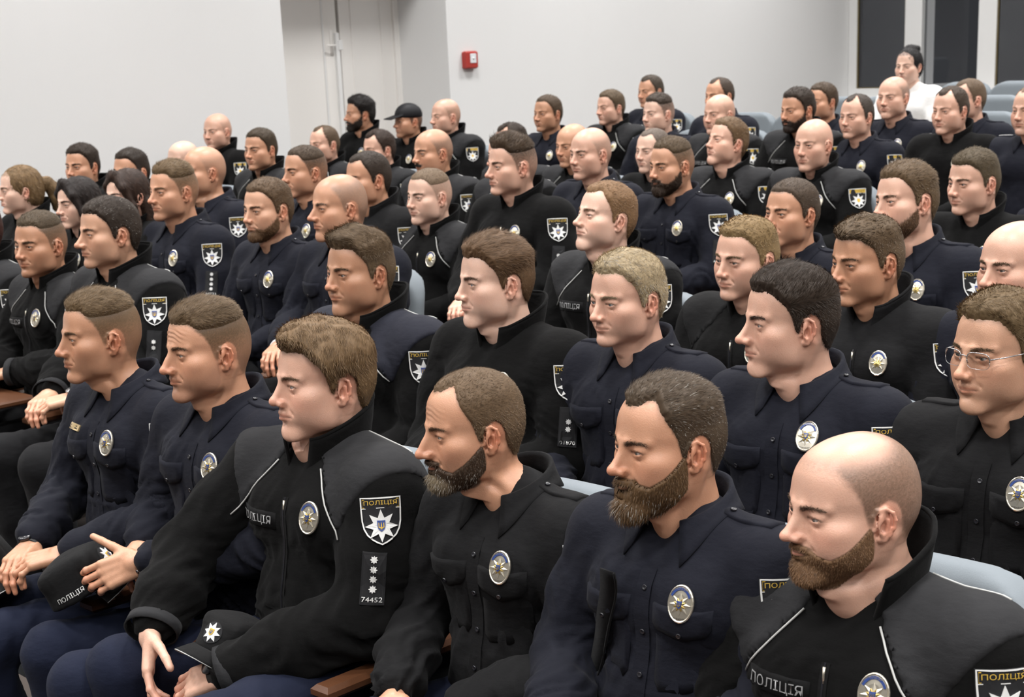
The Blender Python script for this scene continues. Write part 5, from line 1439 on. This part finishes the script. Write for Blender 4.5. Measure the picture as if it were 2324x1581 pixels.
# key, x, row, eye, face, wardrobe, size, description
P2 = [
 ('p390', -5.713, 3, 1.366, Q(57, 0, hair=BR, skin=WARM, nose=.35, top=.015, side=.0015, fade=.056, stubble=.15, chin=.4), 'S4', 1.01, 'man with square chin and four stars on his navy sleeve'),
 ('p605', -5.078, 3, 1.314, Q(52, 1, hair=(.10, .062, .034), skin=MID, top=.010, side=.004, fade=.04, beard=.005, bkind='strap', beardc=(.11, .06, .03), fat=.3), 'S', .99, 'man with thin brown chin beard in navy shirt'),
 ('p770', -4.64, 3, 1.338, Q(64, 0, hair=(.15, .12, .095), skin=WARM, fat=.7, nose=.7, hump=.4, bald=True, scalp=.34, crown=.75, cz=.080, stubble=.15), 'SW', 1.02, 'heavy older man with greying cropped hair and large nose'),
 ('p1370', -3.338, 3, 1.345, Q(60, -11, hair=(.21, .12, .06), skin=PALE, fat=.75, top=.009, side=.003, fade=.04, temple=.012, ruddy=.8, stubble=.12, nose=.1, long=-.05), 'FC', .94, 'ruddy man with raised chin and lettering on his fleece'),
 ('p1695', -2.778, 3, 1.255, Q(44, 2, hair=(.24, .16, .075), skin=PINK, top=.012, side=.002, fade=.05, comb=(.1, -.5, .5), nose=-.1, stubble=.05, roll=2), 'JY', 1.0, 'young fair-haired man in dark softshell jacket'),
 ('p1980', -2.357, 3, 1.273, Q(50, 3, hair=(.105, .07, .04), skin=TAN, top=.015, side=.003, fade=.048, comb=(.15, -.8, .4), hollow=.2, nose=.2, stubble=.05, ears=.6, hl=-.006), 'JP', 1.02, 'young man with brown fringe in buttoned black jacket'),
 ('p2290', -1.916, 3, 1.281, Q(42, 0, hair=BR, skin=PINK, bald=True, scalp=.05, crown=1, ruddy=.6, nose=.4, fat=.3), 'S', 1.0, 'shiny bald man half hidden behind the man in glasses'),
 ('p25', -6.959, 3, 1.334, Q(80, 1, hair=(.17, .105, .05), skin=PALE, nohair=True, woman='tail', stubble=0, nose=-.2, jaw=-.06, brows=.5, lipc=1.1), 'P', .93, 'woman with light brown ponytail'),
 ('p175', -6.463, 3, 1.293, Q(60, 3, hair=(.022, .016, .014), skin=PALE, nohair=True, woman='bob', stubble=0, nose=-.1, jaw=-.06, lipc=1.2), 'P', .94, 'woman with black hair swept across her brow'),
 ('p290', -6.061, 3, 1.337, Q(55, 2, hair=(.035, .020, .014), skin=PALE, nohair=True, woman='loose', stubble=0, jaw=-.06), 'P', .93, 'woman with loose dark brown hair'),
 ('p460', -6.701, 4, 1.35, Q(66, -2, hair=(.16, .13, .11), skin=WARM, bald=True, scalp=.20, crown=.8, fat=.9, wide=.03, stubble=.2, neck=.1), 'SH', 1.04, 'stout bald man in navy shirt behind the square-chinned man'),
 ('p690', -5.895, 4, 1.369, Q(62, 0, hair=DB, skin=WARM, top=.006, side=.0015, fade=.052, hl=.004, stubble=.18, fat=.3), 'S', .99, 'man with dark buzzed hair and badge on navy shirt'),
 ('p845', -5.453, 4, 1.347, Q(62, 1, hair=DK, skin=WARM, top=.006, side=.004, fade=.04, stubble=.2, temple=.012), 'JP', 1.0, 'man with close dark hair peering past a balding head'),
 ('p975', -5.063, 4, 1.283, Q(52, 1, hair=(.16, .11, .07), skin=PALE, top=.004, side=.0012, fade=.05, fat=.4, stubble=.04, scalp=.5, nose=-.1), 'F', .98, 'pale young man with buzz cut in grey-yoked fleece'),
 ('p1165', -4.556, 4, 1.421, Q(62, 0, hair=DB, skin=PINK, top=.018, side=.0014, fade=.055, quiff=.008, stubble=.05, nose=.2, neck=-.05, comb=(.1, .5, .7)), 'P', .99, 'upright young man with spiky dark hair in black fleece'),
 ('p1800', -3.199, 4, 1.28, Q(45, -2, hair=(.07, .048, .032), skin=WARM, top=.007, side=.003, fade=.045, stubble=.12, ears=.6, hollow=.3), 'S', .99, 'man with cropped dark hair below the tall bald man'),
 ('p2065', -2.736, 4, 1.336, Q(52, -2, hair=(.115, .074, .04), skin=PINK, top=.016, side=.004, fade=.04, fat=.4, beard=.007, bkind='strap', beardc=(.10, .055, .03), nose=.1, roll=-5, ears=.5), 'S', 1.04, 'man with brown hair and short dark beard at right'),
 ('p185', -7.827, 4, 1.355, Q(42, 0, hair=DK, skin=WARM, top=.014, side=.004, fade=.04, stubble=.12), 'P', .97, 'dark-haired man against the wall above the ponytail'),
 ('p295', -7.35, 4, 1.336, Q(48, 0, hair=(.03, .021, .015), skin=WARM, top=.012, side=.003, fade=.045, ears=.6, stubble=.12), 'P', .97, 'dark-haired man above the woman with loose hair'),
 ('p1525', -4.492, 5, 1.345, Q(50, 3, hair=(.09, .06, .034), skin=WARM, top=.010, side=.0016, fade=.056, hl=.006, beard=.011, beardc=(.030, .017, .010), bcheek=.010, fat=.35, nose=.1), 'S4', 1.02, 'stocky man with dark full beard and four sleeve stars'),
 ('p1340', -4.98, 5, 1.389, Q(48, 1, hair=(.16, .12, .09), skin=PINK, bald=True, scalp=.28, crown=.85, stubble=.1), 'S', 1.0, 'balding man with grey stubbled head in navy shirt'),
 ('p980', -6.051, 5, 1.379, Q(58, 1, hair=(.13, .11, .09), skin=WARM, bald=True, scalp=.35, crown=.75, beard=.006, bkind='moustache', beardc=(.02, .015, .012), fat=.7), 'F', 1.0, 'bald man with black moustache in grey-yoked fleece'),
 ('p2215', -3.007, 5, 1.308, Q(46, 2, hair=(.085, .062, .036), skin=PINK, top=.013, side=.002, fade=.055, ears=.5, stubble=.03, hl=-.004), 'P', 1.02, 'clean-shaven young man with brown crop in black fleece'),
 ('p590', -7.496, 5, 1.378, Q(45, 1, hair=(.055, .038, .023), skin=WARM, top=.009, side=.003, fade=.04, stubble=.06), 'F', .98, 'young dark-haired man beside the door frame'),
 ('p405', -8.273, 5, 1.299, Q(50, 0, hair=(.3, .2, .12), skin=PALE, bald=True, scalp=.15, ruddy=.4), 'P', 1.0, 'pale bald man half hidden beside the stout bald man'),
 ('p1130', -5.52, 5, 1.375, Q(55, 2, hair=(.16, .10, .07), skin=PINK, top=.004, side=.003, temple=.02, hl=.015, ruddy=.4), 'FC', .97, 'reddish balding man behind the spiky-haired man'),
 ('p1650', -4.911, 6, 1.364, Q(56, -12, hair=(.14, .085, .044), skin=PINK, top=.012, side=.004, fade=.04, fat=.5, stubble=.2, nose=-.1), 'F', 1.01, 'brown-haired man with chin lifted high'),
 ('p1845', -4.386, 6, 1.367, Q(34, 1, hair=(.2, .14, .1), skin=PINK, bald=True, scalp=.06, crown=1, hollow=.8, long=.09, ruddy=.3, ears=.5, stubble=.15), 'F', 1.01, 'tall gaunt bald man in grey-yoked jacket'),
 ('p490', -9.24, 6, 1.406, Q(42, 1, hair=(.12, .09, .07), skin=PINK, bald=True, scalp=.18, crown=.9, fat=.4, stubble=.12), 'P', 1.02, 'bald man sitting highest at the left wall'),
 ('p1300', -5.949, 6, 1.347, Q(46, 4, hair=BR, skin=WARM, bald=True, scalp=.10, crown=.9, hump=.2, stubble=.1), 'FC', .98, 'bald man with frown beside the balding man'),
 ('p740', -8.095, 6, 1.328, Q(52, 0, hair=(.10, .066, .04), skin=PINK, top=.006, side=.002, temple=.03, hl=.008, stubble=.25), 'F', .99, 'man with receding brown hair before the door'),
 ('p795', -8.9, 7, 1.46, Q(74, 0, hair=BK, skin=WARM, top=.024, side=.008, fade=.03, beard=.008, beardc=(.02, .014, .011)), 'P', 1.0, 'man with black hair and black beard before the door'),
 ('p860', -7.561, 6, 1.303, Q(58, 2, hair=(.04, .025, .018), skin=PINK, top=.012, side=.006, fade=.03, temple=.02, ruddy=.4), 'FC', .99, 'dark-haired man beside the door with fleece lettering'),
 ('p915', -8.40, 7, 1.41, Q(60, 0, hair=BK, skin=WARM, nohair=True, cap=True), 'P', .96, 'person in black peaked cap before the niche'),
 ('p985', -8.02, 7, 1.44, Q(58, 0, hair=BR, skin=PINK, bald=True, scalp=.25, crown=.6), 'F', 1.0, 'man with thin hair hidden behind the moustached man'),
 ('p1475b', -5.385, 6, 1.322, Q(44, 0, hair=(.13, .10, .08), skin=PALE, top=.004, side=.003, hl=.004, temple=.012, hollow=.5, stubble=.1), 'P', .97, 'pale man with cropped grey hair behind the stocky beard'),
 ('p1245', -7.074, 7, 1.458, Q(44, 0, hair=(.07, .046, .028), skin=TAN, top=.007, side=.004, fade=.03, hl=.004, stubble=.2), 'S', .97, 'tanned man with dark crop and badge near the wall'),
 ('p1495', -6.162, 7, 1.455, Q(50, 0, hair=(.05, .036, .026), skin=PALE, top=.013, side=.001, fade=.058, stubble=.05), 'S', .97, 'pale young man with dark flat top and shaved sides'),
 ('p1630', -5.709, 7, 1.451, Q(42, 1, hair=(.16, .12, .08), skin=PINK, bald=True, scalp=.15, crown=.8, fat=.4), 'FC', .96, 'bald man in front of the row-end dark-haired man'),
 ('p1815', -5.153, 7, 1.477, Q(48, 4, hair=DK, skin=WARM, top=.012, side=.005, fade=.04, beard=.008, beardc=(.025, .016, .012)), 'FC', .99, 'dark-haired bearded man with lettering on fleece'),
 ('p1945', -4.779, 7, 1.437, Q(38, 1, hair=(.055, .042, .033), skin=PINK, top=.006, side=.004, temple=.035, hl=.006, stubble=.12), 'S', .99, 'man with widow\'s peak above the gaunt bald man'),
 ('p2155', -4.211, 7, 1.468, Q(38, 2, hair=(.055, .038, .026), skin=PINK, top=.008, side=.003, temple=.03, hl=.004, fat=.4, stubble=.1), 'P', 1.0, 'man with receding dark hair in high-collared fleece'),
 ('p1195', -6.42, 6, 1.345, Q(58, 3, hair=DK, skin=PINK, top=.013, side=.004, temple=.03, hl=.006), 'F', .98, 'man with receding dark hair above the spiky-haired man'),
 ('p2320', -3.766, 7, 1.466, Q(36, 1, hair=(.2, .13, .09), skin=PINK, top=.005, side=.003, temple=.02, hl=.015, ruddy=.9, fat=.5), 'S', 1.0, 'ruddy man cut by the right edge'),
 ('p1385', -7.33, 8, 1.445, Q(52, 1, hair=(.10, .068, .04), skin=PINK, top=.009, side=.005, fade=.03, stubble=.1), 'F', .99, 'brown-haired man with badge under the white wall'),
 ('p1635', -6.395, 8, 1.513, Q(46, 1, hair=(.06, .042, .03), skin=WARM, top=.006, side=.004, temple=.03, hl=.008), 'S', .98, 'dark-haired man at the end behind a bald man'),
 ('p1865', -5.604, 8, 1.47, Q(46, 0, hair=DB, skin=WARM, top=.008, side=.005, fade=.03, stubble=.25), 'S', .97, 'dark-haired man behind the bearded man near the window'),
 ('p2025', -5.109, 8, 1.492, Q(32, 0, hair=(.13, .10, .08), skin=PINK, bald=True, scalp=.40, crown=.65, fat=.6, wide=.03, stubble=.1), 'S', 1.03, 'broad-faced balding man below the window'),
 ('p2205', -4.603, 8, 1.475, Q(56, 0, hair=(.12, .08, .05), skin=PINK, top=.006, side=.002, temple=.02, ruddy=.4, ears=.5), 'S', .97, 'man with short brown hair near the empty seats'),
 ('p1475', -7.731, 9, 1.51, Q(46, 1, hair=(.06, .045, .032), skin=WARM, top=.008, side=.004, temple=.015), 'S', 1.0, 'rearmost dark-haired man against the white wall'),
 ('p2060', -5.556, 9, 1.648, Q(28, 2, hair=(.012, .010, .010), skin=PALE, nohair=True, woman='bun', stubble=0, jaw=-.04, lipc=1.2), 'W', .95, 'woman with black hair up in white jacket by the window'),
]
ARCH = {  # shared wardrobe of the rows further back: kind, build, pose, options
 'S': ('shirt', {}, 'lap', {}), 'S4': ('shirt', BIG, 'lap', dict(tab=(4, '60733'))), 'SH': ('shirt', HEAVY, 'lap', {}), 'SW': ('shirt', HEAVY, 'folded', dict(watchR='white')), 'F': ('fleece', BIG, 'lap', dict(inner=False)),
 'FC': ('fleece', {}, 'lap', dict(chest=True, inner=False)), 'P': ('plain', {}, 'lap', dict(inner=False, tab=(2, ''))), 'JP': ('plain', {}, 'lap', dict(inner=False, m='blk', patch=True)),
 'JY': ('fleece', {}, 'lap', dict(inner=False, ym='ybk', patch=False, pipe=False)), 'W': ('blouse', SLIM, 'lap', {})}
MAP = dict(blk=M_SBLK, nav=M_YNAVY, ybk=M_YBLK)
def opts(o):
    o = dict(o)
    for k in ('m', 'ym'):
        if o.get(k) in MAP: o[k] = MAP[o[k]]
    return o
def turn(q, x, y):
    q = dict(q); base = math.degrees(math.atan2(-x, y)); q['yaw'] = max(-52, min(52, -(q['A'] - base))); return q
make_bases()
FIG = {}
for i, (k, x, r, ze, q, kind, b, ps, o, sc, lab) in enumerate(P1):
    FIG[k] = person(k, x, r, ze, turn(q, x, ROWY[r - 1]), kind, b, ps, 0, 11 + i, lab, opts(o), sc, trb=(r == 2))
    chair(x, r, 'grey auditorium chair under the ' + lab)
for i, (k, x, r, ze, q, a, sc, lab) in enumerate(P2):
    kd, b, ps, o = ARCH[a]; lod = 1 if r <= 5 else 2
    FIG[k] = person(k, x, r, ze, turn(q, x, ROWY[r - 1]), kd, b, ps, lod, 41 + i, lab, opts(o), sc, arche=a + str(lod), trb=True)
    chair(x - (.07 if k == 'p770' else 0), r, 'grey chair under the ' + lab)
# ------------------------------------------------------------------ held caps, tablet, empty seats
def cap_object(label, loc, zdir, front, lettered=False):
    """a peaked uniform cap: panelled crown, peak, star emblem"""
    t = link('police_cap', None); t.location = loc; tag(t, label, 'cap', None)
    z = np.asarray(zdir, float); z /= np.linalg.norm(z); y = -np.asarray(front, float); y -= z * (y @ z); y /= np.linalg.norm(y); x = np.cross(y, z)
    t.rotation_euler = Matrix(np.stack([x, y, z], 1).tolist()).to_euler()
    f = Field((-.12, -.13, -.05), (.12, .13, .13), .006)
    f.ell((0, .0, .0), (.086, .100, .104), 0); f.box((0, 0, .075), (.060, .070, .012), .01, .05); f.ell((0, 0, -.01), (.078, .092, .098), .004, sub=True); f.box((0, 0, -.08), (.2, .2, .078), 0, .003, sub=True)
    V, F = f.mesh(relax=2); N = vnormals(V, F)
    a = np.arctan2(V[:, 0], V[:, 1]); sm = np.abs(((a / (np.pi / 3)) + .5) % 1 - .5)
    V = V - N * (.0022 * np.exp(-(sm / .02) ** 2) * (V[:, 2] > .01))[:, None] + N * (.004 * (vnoise(V * 22, 3) - .5))[:, None]
    S = Surf(V, F); c = MB().add(V, F).build('crown', M_YBLK, t)
    u = np.linspace(-1, 1, 17); v = np.linspace(0, 1, 7); R = []
    for vv in v:
        ang = u * math.radians(62); r0 = np.stack([.087 * np.sin(ang), -.101 * np.cos(ang), 0 * ang], 1)
        ext = .072 * np.sqrt(np.clip(1 - (u * .98) ** 2, 0, 1)) * vv
        R.append(r0 + np.stack([.15 * u * .03 * vv, -ext, -.016 * vv ** 1.5 - .020 * u ** 2 * (.4 + vv) + .006], 1))
    mb = MB(); sheet(mb, np.array(R).transpose(1, 0, 2), .0035); pk = mb.build('peak', M_YBLK, t)
    mb = MB(); tube(mb, R[-1], .0016, 5); mb.build('peak_piping', M_PIPE, pk)
    fr = S.frame((0, -.10, .052), (0, -1, .35)); mb = MB()
    fan(mb, S, fr, star8((0, 0), .029, 1, n=10), .0022, 4 if False else 0, 2); fan(mb, S, fr, star8((0, 0), .0265, .56), .0042, 1, 2)
    fan(mb, S, fr, shield(.015, .018), .0056, 2, 1)
    for q_ in trident((0, .0005), .013): fan(mb, S, fr, q_, .0064, 4, 1)
    mb.build('emblem', M_DC, c, smoothed=False)
    if lettered:
        fr = S.frame((-.08, .005, .020), (-1, .08, .1)); mb = MB(); letters(mb, S, fr, 'ПОЛІЦІЯ', (0, 0), .078, .014, .0025, 1); mb.build('lettering', M_DC, c)
    return t
cap_object('black peaked cap with white star gripped by the man with dark chin stubble', (-3.295, 1.905, .665), (-.35, -.30, .84), (.635, .52, .50), True)
cap_object('black cap with star emblem between the hands of the man numbered 74452', (-2.732, 1.905, .636), (.10, .40, .85), (.05, -.85, -.25)).scale = (.86,) * 3
cap_object('black cap on the lap of the young man with gold name plate', (-3.70, 1.86, .635), (-.2, -.35, .9), (.4, -.6, .7))

# the sitter cut off by the left edge, and chairs nobody sits in
person('edge', -5.80, 2, 1.29, turn(Q(60, 0, hair=(.05, .02, .015), skin=WARM, top=.012, side=.004, fade=.04), -5.80, 3.044), 'fleece', BIG, 'lap', 1, 90, 'person in grey-yoked fleece cut off by the left edge', opts(ARCH['F'][3]), 1.0, arche='F1')
chair(-5.80, 2, 'grey chair under the person cut off by the left edge')
for i, (x, r) in enumerate(((-5.35, 7), (-3.35, 7), (-6.75, 8), (-4.15, 8), (-3.70, 8), (-7.0, 9), (-6.55, 9), (-6.05, 9), (-5.1, 9), (-4.65, 9), (-4.2, 9), (-3.75, 9),
                            (-6.9, 10), (-6.45, 10), (-6.0, 10), (-5.55, 10), (-5.1, 10), (-4.65, 10), (-4.2, 10), (-6.3, 11), (-5.85, 11), (-5.4, 11), (-4.95, 11), (-4.5, 11))):
    chair(x, r, {7: 'empty grey chair in the row of the ruddy man at the edge', 8: 'empty grey chair in the row of the broad-faced balding man', 9: 'empty grey chair in the row of the woman in white jacket',
                 10: 'empty grey chair one row behind the woman in white jacket', 11: 'empty grey chair in the rearmost row below the window'}[r], 'empty chairs at the back')
t = link('writing_tablet', None); t.location = (-5.20, 2.70, .735); tag(t, 'brown wooden tablet board jutting in at the left edge', 'tablet')
mb = MB(); add_box(mb, (-.18, -.14, 0), (.10, .14, .022), 0, .006); mb.build('board', M_WOOD, t, smoothed=False)
mb = MB(); tube(mb, [(-.12, .05, 0), (-.12, .05, -.35), (-.12, .30, -.42)], .012, 8); mb.build('bracket', M_BLACK, t)
